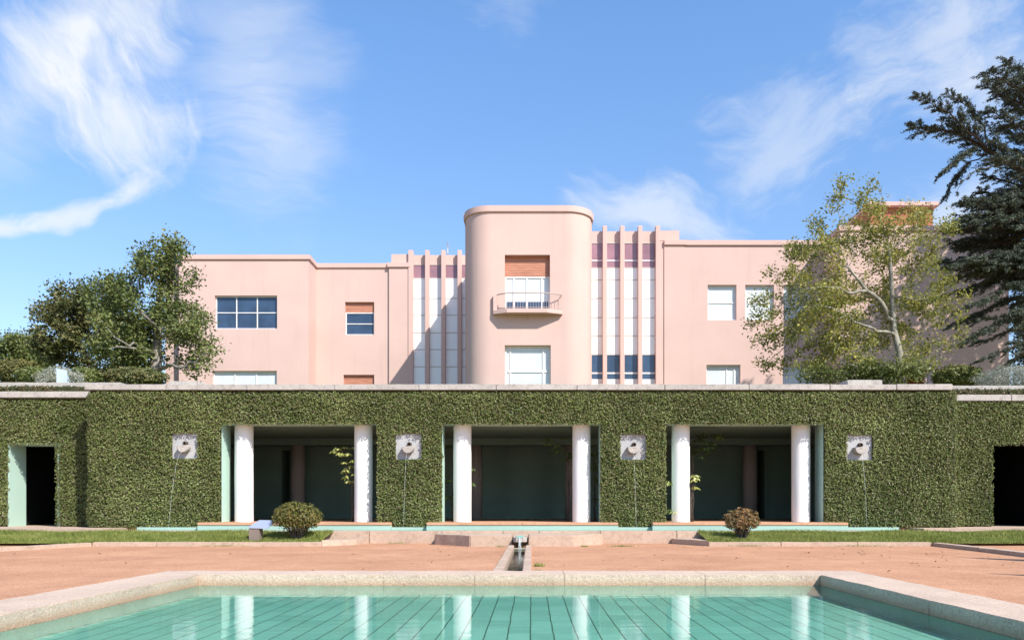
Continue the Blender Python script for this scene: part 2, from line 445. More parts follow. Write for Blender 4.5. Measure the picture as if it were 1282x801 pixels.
# ------------------------------------------------------------------- stones
def rough_block(name, mat, parent, poly, z0, z1, amp=0.008, cut=0.12, bev=0.015, seed=0):
    """a hewn stone: bevelled prism with slightly uneven faces"""
    m = MB().prism(poly, z0, z1)
    me = bpy.data.meshes.new(name); me.from_pydata(m.v, [], m.f)
    bm = bmesh.new(); bm.from_mesh(me)
    bmesh.ops.recalc_face_normals(bm, faces=bm.faces)
    for it in range(6):
        es = [e for e in bm.edges if e.calc_length() > cut * 1.6]
        if not es: break
        bmesh.ops.subdivide_edges(bm, edges=es, cuts=1, use_grid_fill=True)
        if len(bm.verts) > 6000: break
    es = [e for e in bm.edges if len(e.link_faces) == 2 and e.calc_face_angle(0) > 0.6]
    bmesh.ops.bevel(bm, geom=es, offset=bev, segments=2, affect='EDGES', clamp_overlap=True)
    for v in bm.verts:
        p = v.co * 3.1 + Vector((seed * 7.3, seed, 0))
        q = v.co * 11 + Vector((0, seed * 3.3, 5))
        v.co += mnoise.noise_vector(p) * amp + mnoise.noise_vector(q) * amp * 0.5
    bm.to_mesh(me); bm.free(); me.update()
    me.polygons.foreach_set('use_smooth', [False] * len(me.polygons))
    return link(name, me, mat, parent)


def rect(x0, x1, y0, y1): return [(x0, y0), (x1, y0), (x1, y1), (x0, y1)]


# ============================================================ SKY AND SUN
SX, SY, SZ = 0.88, -1.0, 1.24       # towards the sun
hl = math.hypot(SX, SY)
elev = math.atan2(SZ, hl)
azim = math.atan2(SX, SY)           # clockwise from +Y, as sun_rotation counts it
sun = bpy.data.lights.new('sun', 'SUN'); sun.energy = 4.2; sun.angle = math.radians(0.53); sun.color = (1.0, 0.935, 0.85)
so = bpy.data.objects.new('sun', sun); COL.objects.link(so); so.location = (30, -30, 50)
so.rotation_euler = Vector((SX, SY, SZ)).to_track_quat('Z', 'Y').to_euler()

wd = bpy.data.worlds.new('World'); scene.world = wd; wd.use_nodes = True
nt = wd.node_tree; bg = nt.nodes['Background']
sky = nt.nodes.new('ShaderNodeTexSky'); sky.sky_type = 'NISHITA'; sky.sun_disc = False
sky.sun_elevation = elev; sky.sun_rotation = azim; sky.altitude = 50
sky.air_density = 1.0; sky.dust_density = 0.6; sky.ozone_density = 2.0
tc = nt.nodes.new('ShaderNodeTexCoord')
DIR = tc.outputs['Generated']


def sky_dir(px, py): return Vector(((px - CX) / F, 1.0, (CY - py) / F)).normalized()


def streak(p0, p1, width, depth=None):
    """a soft elongated patch of sky between two directions; returns a 0..1 mask"""
    a, c = sky_dir(*p0), sky_dir(*p1)
    mid = ((a + c) / 2).normalized(); d = (c - a); ln = d.length / 2
    ax = d.normalized(); ay = mid.cross(ax).normalized(); az = ax.cross(ay)
    from mathutils import Matrix
    rot = Matrix((ax, ay, az)).transposed().to_euler()
    return mid, rot, (ln, width, 0.6)


wn = tex_noise(nt, 3.2, 4, 0.55, DIR)
wm = nt.nodes.new('ShaderNodeVectorMath'); wm.operation = 'MULTIPLY_ADD'
wm.inputs[1].default_value = (0.16, 0.16, 0.16); nt.links.new(wn.outputs['Color'], wm.inputs[0])
ws = nt.nodes.new('ShaderNodeVectorMath'); ws.operation = 'SUBTRACT'; ws.inputs[1].default_value = (0.08, 0.08, 0.08)
nt.links.new(DIR, wm.inputs[2]); nt.links.new(wm.outputs[0], ws.inputs[0])
WARP = ws.outputs[0]


def cloud(p0, p1, width, strength, nscale, stretch, amp=1.0, thr=0.30):
    mid, rot, scl = streak(p0, p1, width)
    def mapped(scale):
        mp = nt.nodes.new('ShaderNodeMapping'); mp.vector_type = 'TEXTURE'
        mp.inputs['Location'].default_value = mid; mp.inputs['Rotation'].default_value = rot; mp.inputs['Scale'].default_value = scale
        nt.links.new(WARP, mp.inputs['Vector']); return mp.outputs[0]
    def math_(op, a, b_, c=None):
        n_ = nt.nodes.new('ShaderNodeMath'); n_.operation = op
        for k, q in enumerate((a, b_, c)):
            if q is None: continue
            if isinstance(q, (int, float)): n_.inputs[k].default_value = q
            else: nt.links.new(q, n_.inputs[k])
        return n_.outputs[0]
    gr = nt.nodes.new('ShaderNodeTexGradient'); gr.gradient_type = 'SPHERICAL'; nt.links.new(mapped(scl), gr.inputs[0])
    n1 = tex_noise(nt, nscale, 6, 0.6, mapped((stretch * .6, 1, 1)), 0.4)
    n2 = tex_noise(nt, nscale * 3.2, 6, 0.65, mapped((stretch * 1.6, 1, 1)), 0.25)
    d = math_('MULTIPLY_ADD', math_('SUBTRACT', n1.outputs['Fac'], 0.5), 1.9 * amp, math_('MULTIPLY', gr.outputs['Fac'], 1.15))
    d = math_('MULTIPLY_ADD', math_('SUBTRACT', n2.outputs['Fac'], 0.5), 0.95 * amp, d)
    # no cloud outside its own patch of sky
    edge = nt.nodes.new('ShaderNodeMapRange'); edge.interpolation_type = 'SMOOTHSTEP'; edge.inputs['From Max'].default_value = 0.22; nt.links.new(gr.outputs['Fac'], edge.inputs['Value'])
    rr = nt.nodes.new('ShaderNodeMapRange'); rr.interpolation_type = 'SMOOTHSTEP'; rr.inputs['From Min'].default_value = thr - 0.2; rr.inputs['From Max'].default_value = thr + 0.95
    nt.links.new(d, rr.inputs['Value'])
    return math_('MULTIPLY', math_('MULTIPLY', rr.outputs[0], edge.outputs[0]), strength)


masks = [
    cloud((30, -80), (175, 120), 0.11, 0.78, 14, 5.0, 1.15, 0.30),      # the big left wisp
    cloud((110, 0), (212, 268), 0.07, 0.85, 15, 5.0, 1.1, 0.26),
    cloud((-60, 268), (90, 248), 0.014, 0.75, 30, 5.0, 0.8, 0.24),     # its hooked tail
    cloud((30, 258), (170, 238), 0.013, 0.75, 34, 5.0, 0.8, 0.24),
    cloud((120, 248), (225, 205), 0.020, 0.75, 30, 4.0, 0.8, 0.24),
    cloud((-60, 20), (130, 200), 0.12, 0.30, 13, 5.0, 1.0, 0.32),
    cloud((110, -10), (440, 60), 0.15, 0.26, 13, 8.0, 1.0, 0.26),       # veil fanning right
    cloud((150, 90), (500, 130), 0.12, 0.26, 14, 9.0, 1.0, 0.26),
    cloud((190, 180), (470, 230), 0.09, 0.30, 16, 9.0, 1.0, 0.30),
    cloud((860, 225), (1110, 80), 0.10, 0.42, 17, 3.0, 1.1, 0.32),      # right wisp
    cloud((1000, 120), (1340, -40), 0.10, 0.55, 17, 3.0, 1.1, 0.32),
    cloud((1130, 140), (1350, 50), 0.08, 0.32, 17, 3.0, 1.1, 0.34),
    cloud((700, 225), (950, 318), 0.052, 0.62, 18, 4.0, 1.0, 0.28),     # behind the fins
    cloud((1070, 310), (1350, 225), 0.09, 0.50, 16, 3.0, 1.0, 0.32),
    cloud((560, 0), (720, 20), 0.06, 0.2, 18, 3.0, 1.1, 0.40),
]
acc = masks[0]
for k in masks[1:]:
    s1 = nt.nodes.new('ShaderNodeMath'); s1.operation = 'ADD'; nt.links.new(acc, s1.inputs[0]); nt.links.new(k, s1.inputs[1]); acc = s1.outputs[0]
cl = nt.nodes.new('ShaderNodeClamp'); cl.inputs['Max'].default_value = 0.93; nt.links.new(acc, cl.inputs[0])
sz_ = nt.nodes.new('ShaderNodeSeparateXYZ'); nt.links.new(DIR, sz_.inputs[0])
zr_ = nt.nodes.new('ShaderNodeMapRange'); zr_.inputs['From Min'].default_value = 0.08; zr_.inputs['From Max'].default_value = 0.50; nt.links.new(sz_.outputs['Z'], zr_.inputs['Value'])
tone = mix(nt, (1.10, 1.06, 1.08), (0.93, 1.27, 1.55), zr_.outputs[0])
gain = mix(nt, sky.outputs[0], tone, 1.0, 'MULTIPLY')
veil = mix(nt, gain, (5.4, 6.0, 6.2), 0.03)
skyc = mix(nt, veil, (5.3, 5.5, 5.75), cl.outputs[0])
nt.links.new(skyc, bg.inputs['Color']); bg.inputs['Strength'].default_value = 0.105

# ============================================================== GROUND
POOL = (-4.22, 3.66, 1.5, 10.32)         # inner edges
KW = 0.66; KT = 0.11; WZ = -0.026
RUN = (-0.41, -0.13, 10.98, 19.75)       # inside of the runnel
m = MB()
for a, b_, c, d in grid_rects(-300, 300, -60, 500, [(POOL[0] - 0.3, POOL[1] + 0.3, POOL[2] - 0.3, POOL[3] + 0.3), (RUN[0] - 0.05, RUN[1] + 0.05, RUN[2], RUN[3])]):
    m.quad((a, c, 0), (b_, c, 0), (b_, d, 0), (a, d, 0))
tag(m.build('ground', M['gravel']), 'red gravel forecourt between pool and hedge', None, None, 'structure')

# ---------------------------------------------------------------- pool
pool = empty('pool', (-0.28, 5.9, 0), 'turquoise tiled garden pool with broad pale granite kerb in the gravel', 'pool')
x0, x1, y0, y1 = POOL
m = MB(); m.quad((x0 - 0.02, y0 - 0.02, -0.15), (x1 + 0.02, y0 - 0.02, -0.15), (x1 + 0.02, y1 + 0.02, -0.15), (x0 - 0.02, y1 + 0.02, -0.15))
m.build('tiled_bottom', M['tiles'], pool)
m = MB(); e = 0.012; zt = WZ - 0.0015
for (ax_, ay_, bx_, by_) in ((x0 + e, y1 - e, x1 - e, y1 - e), (x0 + e, y0 + e, x0 + e, y1 - e), (x1 - e, y0 + e, x1 - e, y1 - e), (x0 + e, y0 + e, x1 - e, y0 + e)):
    m.quad((ax_, ay_, -0.15), (bx_, by_, -0.15), (bx_, by_, zt), (ax_, ay_, zt))
m.build('tiled_wall', M['wall_tiles'], pool)
g = 0.0005
xs = [x0 - KW, x0 - 0.0 + 2.35, -0.72, 0.42, 2.2, x1 + KW]
for i in range(5):     # far side, mitred at the corners
    a, b_ = xs[i] + g, xs[i + 1] - g
    pl = [(a if i else x0 - 0.0, y1), (b_ if i < 4 else x1, y1), (b_ if i < 4 else x1 + KW, y1 + KW), (a if i else x0 - KW, y1 + KW)]
    rough_block('kerb_stone', M['granite'], pool, pl, -0.16, KT, 0.007, 0.1, 0.006, 3)
for sd in (0, 1):
    ys = [y0, 3.3, 5.4, 7.5, y1]
    for i in range(4):
        a, b_ = ys[i] + g, ys[i + 1] - g
        if sd == 0:
            pl = [(x0 - KW, a), (x0, a), (x0, b_), (x0 - KW, b_ + (KW if i == 3 else 0) - (g if i == 3 else 0))]
        else:
            pl = [(x1, a), (x1 + KW, a), (x1 + KW, b_ + (KW if i == 3 else 0) - (g if i == 3 else 0)), (x1, b_)]
        rough_block('kerb_stone', M['granite'], pool, pl, -0.16, KT, 0.007, 0.12, 0.006, 3)
for i in range(4):
    a = x0 - KW + i * (x1 - x0 + 2 * KW) / 4
    rough_block('kerb_stone', M['granite'], pool, rect(a + g, a + (x1 - x0 + 2 * KW) / 4 - g, y0 - KW, y0 - g), -0.16, KT, 0.007, 0.15, 0.016, 3)
m = MB(); m.quad((x0, y0, WZ), (x1, y0, WZ), (x1, y1, WZ), (x0, y1, WZ))
tag(m.build('water', M['water']), 'still water in the turquoise pool', None, None, 'structure')

# ---------------------------------------------------------------- runnel
run = empty('water_runnel', (-0.27, 15.3, 0), 'narrow stone water channel running from the canal wall to the pool', 'water channel')
segs = [10.98, 13.4, 16.9, 19.75]
for i in range(3):
    rough_block('kerb_stone', M['kerb'], run, rect(RUN[0] - 0.145, RUN[0], segs[i] + g, segs[i + 1] - g), -0.12, 0.05, 0.004, 0.2, 0.012, 50 + i)
    rough_block('kerb_stone', M['kerb'], run, rect(RUN[1], RUN[1] + 0.135, segs[i] + g, segs[i + 1] - g), -0.12, 0.05, 0.004, 0.2, 0.012, 60 + i)
m = MB(); m.quad((RUN[0], RUN[2], -0.115), (RUN[1], RUN[2], -0.115), (RUN[1], RUN[3], -0.115), (RUN[0], RUN[3], -0.115)); m.build('channel_bed', M['dark_stone'], run)
m = MB(); m.quad((RUN[0], RUN[2], -0.045), (RUN[1], RUN[2], -0.045), (RUN[1], RUN[3], -0.045), (RUN[0], RUN[3], -0.045))
tag(m.build('water', M['canal_water']), 'shallow water in the stone channel', None, None, 'structure')

# --------------------------------------------------------- canal, low walls
TZ = 0.54                      # terrace floor
CWZ = 0.325                     # canal water
can = empty('water_canal', (-0.3, 21.9, 0), 'long shallow turquoise canal along the foot of the hedge with low stone wall', 'canal')
LX, RX = -11.2, 10.45
BAYS = [(-9.4, -3.96), (-2.95, 2.45), (3.42, 8.93)]
for a, b_ in BAYS: MB().box(a, b_, 22.95, 23.12, 0.1, 0.455).build('turquoise_riser', M['riser'], can)
MB().box(LX, RX, 23.14, 23.24, 0.1, 0.40).build('canal_edge', M['riser'], can)
m = MB(); m.quad((LX, 22.2, 0.18), (RX, 22.2, 0.18), (RX, 23.14, 0.18), (LX, 23.14, 0.18)); m.build('canal_bed', M['wall_tiles'], can)
g = 0.003
xs = [LX - 0.3, -8.6, -6.4, -4.35, -2.4, -0.75, 0.2, 1.85, 3.9, 6.1, 8.3, RX + 0.3]
for i in range(len(xs) - 1):
    rough_block('wall_stone', M['kerb'], can, rect(xs[i] + g, xs[i + 1] - g, 21.85, 22.2), -0.05, 0.335 + random.uniform(-.008, .008), 0.009, 0.18, 0.02, 70 + i)
# middle step with chamfered ends
step = [(-1.50, 20.0), (-0.47, 20.0), (-0.47, 20.36), (-0.07, 20.36), (-0.07, 20.0), (1.0, 20.0), (1.86, 21.2), (1.86, 21.845), (-2.5, 21.845), (-2.5, 21.1)]
rough_block('front_step', M['kerb'], can, step[:2] + [(-0.47, 21.845)] + step[8:], -0.05, 0.27, 0.009, 0.2, 0.02, 91)
rough_block('front_step', M['kerb'], can, [(-0.466, 20.36), (-0.074, 20.36), (-0.074, 21.845), (-0.466, 21.845)], -0.05, 0.262, 0.008, 0.2, 0.015, 92)
rough_block('front_step', M['kerb'], can, [(-0.07, 20.0)] + step[5:8] + [(-0.07, 21.845)], -0.05, 0.27, 0.009, 0.2, 0.02, 93)
sl = MB().prism([(-0.43, 19.78), (-0.37, 19.66), (-0.17, 19.66), (-0.11, 19.78), (-0.09, 20.355), (-0.45, 20.355)], 0.12, 0.235)
sl.build('spout_stone', M['spout'], can, 0.015)
MB().box(-0.345, -0.195, 19.652, 20.3, 0.236, 0.262).build('spout_slot', M['wall_tiles'], can)
m = MB(); m.quad((LX, 22.2, CWZ), (RX, 22.2, CWZ), (RX, 23.14, CWZ), (LX, 23.14, CWZ))
tag(m.build('water', M['canal_water']), 'water in the canal at the hedge foot', None, None, 'structure')
m = MB()
for k in range(5):
    xx = -0.27 + random.uniform(-0.03, 0.03); r = random.uniform(0.004, 0.011)
    pts = [(xx + 0.01 * math.sin(t * 4 + k), 19.65 - 0.16 * math.sqrt(t), 0.24 - 0.285 * t) for t in np.linspace(0, 1, 7)]
    m.tube(pts, r, 5)
tag(m.build('waterfall', M['jet']), 'small white cascade falling from the canal spout into the channel', 'cascade')

# paths at the foot of the side hedges
tag(MB().box(-40, LX - 0.305, 21.9, 24.4, -0.1, 0.385).build('path', M['kerb']), 'stone paved path before the left doorway', None, None, 'structure')
tag(MB().box(RX + 0.305, 40, 22.3, 24.4, -0.1, 0.385).build('path', M['kerb']), 'stone paved path before the right doorway', None, None, 'structure')

# lawn beds ---------------------------------------------------------------
def bed(xa, xb, name_label):
    n = 60
    m = MB()
    for i in range(n):
        a = xa + (xb - xa) * i / n; b_ = xa + (xb - xa) * (i + 1) / n
        for (d0, z0), (d1, z1) in (((20.45, 0.06), (20.9, 0.17)), ((20.9, 0.17), (21.845, 0.31))):
            m.quad((a, d0, z0), (b_, d0, z0), (b_, d1, z1), (a, d1, z1))
    tag(m.build('lawn_bed', M['soil']), name_label, None, None, 'structure')
    cnt = int(abs(xb - xa) * 1.4 * 2600)
    X = R.uniform(xa, xb, cnt); D = R.uniform(20.42, 21.84, cnt)
    Z = np.interp(D, [20.45, 20.9, 21.845], [0.06, 0.17, 0.31])
    h = R.uniform(0.04, 0.10, cnt) * (0.8 + 0.4 * np.sin(X * 2.1 + np.cos(D * 5) * 1.5)); w = R.uniform(0.006, 0.011, cnt)
    an = R.uniform(0, 2 * PI, cnt); lean = R.normal(0, 0.45, (cnt, 2)) * h[:, None]
    V = np.empty((cnt, 3, 3))
    V[:, 0] = np.stack([X - np.cos(an) * w, D - np.sin(an) * w, Z], 1)
    V[:, 1] = np.stack([X + np.cos(an) * w, D + np.sin(an) * w, Z], 1)
    V[:, 2] = np.stack([X + lean[:, 0], D + lean[:, 1], Z + h], 1)
    o = fast_mesh('grass', V.reshape(-1, 3), np.arange(3 * cnt).reshape(cnt, 3), M['grass'])
    tag(o, 'short green grass on the sloping bed', None, None, 'stuff')


bed(-17.5, -5.3, 'sloping lawn bed left of the steps')
bed(4.45, 17.5, 'sloping lawn bed right of the steps')

k1 = empty('garden_kerb', (-7.8, 20.3, 0), 'low stone kerb edging the lawn bed with the lectern sign', 'kerb', 'stone kerbs of the lawn beds')
xs = [-10.9, -9.3, -7.4, -5.2]
for i in range(3): rough_block('kerb_stone', M['kerb'], k1, rect(xs[i] + g, xs[i + 1] - g, 20.22, 20.44), -0.05, 0.10, 0.007, 0.2, 0.015, 100 + i)
rough_block('kerb_stone', M['kerb'], k1, [(-5.2, 20.22), (-4.5, 21.0), (-4.35, 21.84), (-5.28, 21.84), (-5.28, 20.44), (-5.2, 20.44)], -0.05, 0.135, 0.009, 0.2, 0.015, 104)
pts = [(-10.9, 20.22), (-11.62, 17.7), (-12.4, 15.0)]
for i in range(2):
    a, b_ = pts[i], pts[i + 1]
    rough_block('kerb_stone', M['kerb'], k1, [a, b_, (b_[0] - 0.24, b_[1]), (a[0] - 0.24, a[1] + 0.22 * (i == 0))][::-1], -0.05, 0.085, 0.007, 0.2, 0.015, 106 + i)
k2 = empty('garden_kerb', (7.1, 20.3, 0), 'low stone kerb edging the lawn bed with the scorched bush', 'kerb', 'stone kerbs of the lawn beds')
xs = [4.4, 6.2, 8.1, 9.95]
for i in range(3): rough_block('kerb_stone', M['kerb'], k2, rect(xs[i] + g, xs[i + 1] - g, 20.22, 20.44), -0.05, 0.10, 0.007, 0.2, 0.015, 110 + i)
rough_block('kerb_stone', M['kerb'], k2, [(4.4, 20.22), (4.4, 20.44), (4.43, 20.44), (4.43, 21.84), (3.75, 21.84), (3.75, 21.5)][::-1], -0.05, 0.135, 0.009, 0.2, 0.015, 114)
pts = [(9.95, 20.22), (9.75, 17.7), (9.45, 15.0), (9.2, 12.6)]
for i in range(3):
    a, b_ = pts[i], pts[i + 1]
    rough_block('kerb_stone', M['kerb'], k2, [a, b_, (b_[0] + 0.28, b_[1]), (a[0] + 0.28, a[1] + 0.22 * (i == 0))], -0.05, 0.085, 0.007, 0.2, 0.015, 116 + i)

# ====================================================== LOGGIA AND HEDGES
WF = 23.33                    # wall face behind the hedge
HF = 23.2                     # hedge face
OPEN = [(-8.87, -4.39), (-2.55, 1.98), (3.84, 8.37)]
OT = 3.35
COLX = [-8.39, -4.90, -2.01, 1.47, 4.37, 7.88]
NICHE = [(232.5, 557.5), (512, 558.5), (792.5, 559), (1075, 559.5)]
NS = 0.38
nich = [(wx(px, WF), wz(py, WF)) for px, py in NICHE]
log = empty('loggia', (-0.3, 26, TZ), 'garden loggia with three turquoise lined bays and white columns under the hedge', 'loggia')
holes = [(a, b_, TZ, OT, 0.71) for a, b_ in OPEN]
m = MB(); wall_front(m, -12.5, 12.05, 0.2, 4.30, WF, [(a, b_, TZ, OT, 0.0) for a, b_ in OPEN], 0)
m.build('front_wall', M['hedge_core'], log, recalc=False)
for a, b_ in OPEN:
    m = MB(); yb = 24.04; yf = HF + 0.075
    m.box(a - 0.05, a, yf, yb, TZ, OT); m.build('reveal', M['turq'], log)
    m = MB(); m.box(b_, b_ + 0.05, yf, yb, TZ, OT); m.build('reveal', M['turq'], log)
    m = MB(); m.box(a - 0.05, b_ + 0.05, yf, yb, OT + 0.002, OT + 0.06); m.build('lintel', M['turq'], log)
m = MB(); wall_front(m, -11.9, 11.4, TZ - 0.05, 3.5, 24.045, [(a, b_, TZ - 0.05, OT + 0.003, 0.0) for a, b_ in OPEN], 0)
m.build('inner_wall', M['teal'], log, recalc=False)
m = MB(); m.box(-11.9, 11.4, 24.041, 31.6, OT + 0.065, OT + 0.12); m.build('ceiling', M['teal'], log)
MB().box(-12.5, 12.05, 23.32, 31.6, 0.1, TZ - 0.004).build('floor', M['nosing'], log)
for a, b_ in BAYS: MB().box(a, b_, 23.125, 23.315, 0.1, TZ - 0.006).build('floor_edge', M['nosing'], log)
k = 0
for a, b_ in BAYS:
    for t in range(2):
        a1 = a + (b_ - a) * t / 2; b1 = a + (b_ - a) * (t + 1) / 2; k += 1
        rough_block('floor_nosing', M['nosing'], log, rect(a1 + .003, b1 - .003, 22.93, 23.3), 0.457, TZ, 0.003, 0.3, 0.01, 130 + k)
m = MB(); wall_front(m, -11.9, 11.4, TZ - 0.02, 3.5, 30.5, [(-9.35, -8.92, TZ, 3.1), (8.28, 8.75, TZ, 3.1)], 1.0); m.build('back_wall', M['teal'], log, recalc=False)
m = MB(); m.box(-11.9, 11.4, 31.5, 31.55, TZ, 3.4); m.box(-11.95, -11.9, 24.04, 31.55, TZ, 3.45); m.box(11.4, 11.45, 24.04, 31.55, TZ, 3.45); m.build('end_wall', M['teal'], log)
m = MB(); m.box(-11.9, 11.4, 28.95, 29.65, 3.18, OT + 0.064); m.build('ceiling_beam', M['teal'], log)
for x in COLX:
    m = MB(); n = 40; N = 26; v = []; f = []
    for j in range(N + 1):
        z = TZ + (OT - TZ) * j / N
        for i in range(n):
            an = 2 * PI * i / n
            r = 0.262 + 0.006 * mnoise.noise(Vector((math.cos(an) * 1.4 + x, math.sin(an) * 1.4, z * 1.6)))
            v.append((x + r * math.cos(an), 23.81 + r * math.sin(an), z))
    for j in range(N):
        for i in range(n): f.append((j * n + i, j * n + (i + 1) % n, (j + 1) * n + (i + 1) % n, (j + 1) * n + i))
    m.add(v, f, True); m.build('column', M['white'], log)
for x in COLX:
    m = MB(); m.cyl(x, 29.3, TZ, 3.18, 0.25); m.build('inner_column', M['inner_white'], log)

# side doorways: passages behind the side hedges
WD = 24.45
LDOOR = (-15.62, -14.18); RDOOR = (13.78, 15.25); DT = 2.84; WB = 0.385
def passage(door, xa, xb, label, jamb='turq'):
    p = empty('side_wall', ((xa + xb) / 2, 25, WB), label, 'wall')
    m = MB(); wall_front(m, xa, xb, 0.2, 4.2, WD, [(door[0], door[1], WB, DT, 0.0)], 0); m.build('wall_face', M['hedge_core'], p, recalc=False)
    m = MB(); a, b_ = door; y2 = WD + 0.75
    m.box(a - 0.05, a, WD - 0.06, y2, WB, DT); m.build('reveal', M[jamb], p)
    m = MB(); m.box(b_, b_ + 0.05, WD - 0.06, y2, WB, DT); m.build('reveal', M[jamb], p)
    m = MB(); m.box(a - 0.05, b_ + 0.05, WD - 0.06, y2, DT + 0.002, DT + 0.05); m.build('lintel', M[jamb], p)
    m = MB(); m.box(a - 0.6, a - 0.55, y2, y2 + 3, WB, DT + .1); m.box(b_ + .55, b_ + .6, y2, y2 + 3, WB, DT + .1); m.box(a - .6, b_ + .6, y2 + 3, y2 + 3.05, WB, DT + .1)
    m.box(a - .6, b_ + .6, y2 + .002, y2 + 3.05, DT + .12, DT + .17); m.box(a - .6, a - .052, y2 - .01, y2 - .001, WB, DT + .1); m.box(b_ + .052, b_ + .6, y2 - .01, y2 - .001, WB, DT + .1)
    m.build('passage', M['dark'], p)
    MB().box(a - .6, b_ + .6, WD - .2, y2 + 3, 0.2, WB + 0.004).build('threshold', M['kerb'], p)
passage(LDOOR, -30, -12.45, 'garden wall under the left hedge with turquoise framed doorway')
passage(RDOOR, 12.0, 30, 'garden wall under the right hedge with black doorway', 'dark')

# wall fountains in the square niches
FL = ['square stone water spout nearest the open side doorway with turquoise jamb', 'square stone water spout on the pier between the left and middle bays',
      'square stone water spout on the pier between the middle and right bays', 'square stone water spout right of the right bay, beside the rounded hedge corner']
for i, (x, z) in enumerate(nich):
    ft = empty('wall_fountain', (x, WF, z), FL[i], 'wall fountain', 'stone water spouts in the hedge niches')
    rough_block('plate', M['plate'], ft, rect(x - NS, x + NS, WF - 0.012, WF + 0.05), z - NS, z + NS, 0.003, 0.15, 0.006, 150 + i)
    # scalloped basin lip that juts out, with a round spout head above it
    m = MB(); n = 20; v = []; f = []
    prof = [(0.00, 0.175, 0.00), (0.10, 0.172, 0.0), (0.18, 0.165, 0.0), (0.195, 0.15, 0.0), (0.195, 0.06, 0.0), (0.19, 0.01, 0.0)]
    a0, a1 = math.radians(165), math.radians(385)
    for (dy, r, dz) in prof:
        for k in range(n + 1):
            an = a0 + (a1 - a0) * k / n
            v.append((x - 0.01 + r * math.cos(an), WF - 0.012 - dy, z - 0.06 + r * math.sin(an) * 0.92 + dz))
    L = n + 1
    for j in range(len(prof) - 1):
        for k in range(n): f.append((j * L + k, j * L + k + 1, (j + 1) * L + k + 1, (j + 1) * L + k))
    for j in range(len(prof) - 1): f.append((j * L, (j + 1) * L, (j + 1) * L + n, j * L + n))
    m.add(v, f, False); m.build('scallop', M['spout'], ft)
    m = MB(); v = []; f = []; n = 14
    for (dy, r) in [(0.0, 0.065), (0.10, 0.062), (0.13, 0.055), (0.13, 0.038), (0.05, 0.038)]:
        for k in range(n): v.append((x + 0.02 + r * math.cos(2 * PI * k / n), WF - 0.012 - dy, z + 0.055 + r * math.sin(2 * PI * k / n)))
    for j in range(4):
        for k in range(n): f.append((j * n + k, j * n + (k + 1) % n, (j + 1) * n + (k + 1) % n, (j + 1) * n + k))
    f.append(tuple(4 * n + k for k in range(n)))
    m.add(v, f, True); m.build('spout_head', M['dark_stone'], ft)
    m = MB()
    y_s, z_s = WF - 0.225, z - 0.20; T = math.sqrt(2 * (z_s - CWZ) / 9.8)
    dx = (-0.26, -0.06, 0.05, 0.06)[i]
    pts = [(x - 0.02 + dx * t, y_s - 0.26 * t, z_s - (z_s - CWZ) * t * t) for t in np.linspace(0, 1, 16)]
    m.tube(pts, [0.0042 + 0.0022 * math.sin(k * 2.1) for k in range(16)], 5); m.build('water_jet', M['jet'], ft)

# hedges -------------------------------------------------------------------
def lump(x, z, k=0.0): return 0.045 * mnoise.noise(Vector((x * 0.55, z * 0.8, k))) + 0.03 * mnoise.noise(Vector((x * 1.9, z * 2.1, k + 4)))

def hedge_leaves(name, path, z0, z1, holes, mat, parent, dens=1000, size=0.07, topleaf=True, flare=0.0):
    """path: plan polyline of the hedge face; leaves lie in a loose shell about it"""
    seg = []; tot = 0
    for (a, b_) in zip(path[:-1], path[1:]):
        l = math.hypot(b_[0] - a[0], b_[1] - a[1]); seg.append((tot, l, a, b_)); tot += l
    n = int(tot * (z1 - z0) * dens)
    S = np.sort(R.uniform(0, tot, n)); Zs = R.uniform(z0, z1, n)
    out = np.empty((n, 3)); nor = np.empty((n, 3)); keep = np.ones(n, bool)
    si = 0
    for i in range(n):
        while S[i] > seg[si][0] + seg[si][1] and si < len(seg) - 1: si += 1
        st, l, a, b_ = seg[si]; t = (S[i] - st) / l
        x = a[0] + (b_[0] - a[0]) * t; y = a[1] + (b_[1] - a[1]) * t
        nx, ny = (b_[1] - a[1]) / l, -(b_[0] - a[0]) / l
        z = Zs[i]
        if ny < -0.5:
            for h in holes:
                j = 0.03 * mnoise.noise(Vector((x * 6, z * 6, 3))) + 0.03 * mnoise.noise(Vector((x * 17, z * 17, 9)))
                if h[0] + 0.012 + j < x < h[1] - 0.012 - j and h[2] < z < h[3] - 0.03 + j: keep[i] = False; break
        if not keep[i]: continue
        o = lump(x, z) + random.uniform(-0.08, 0.032) + (random.uniform(0, 0.04) if random.random() < 0.06 else 0)
        edge = max(0, 1 - (z1 - z) / 0.18); o2 = -o + 0.12 * edge * edge - flare * max(0, 1 - (z - z0) / 1.6)
        out[i] = (x - nx * o2, y - ny * o2, z); nor[i] = (nx, ny, 0.35)
    leaf_mesh(name, out[keep], nor[keep], size, mat, parent, 0.9, 0.58, 0.15)


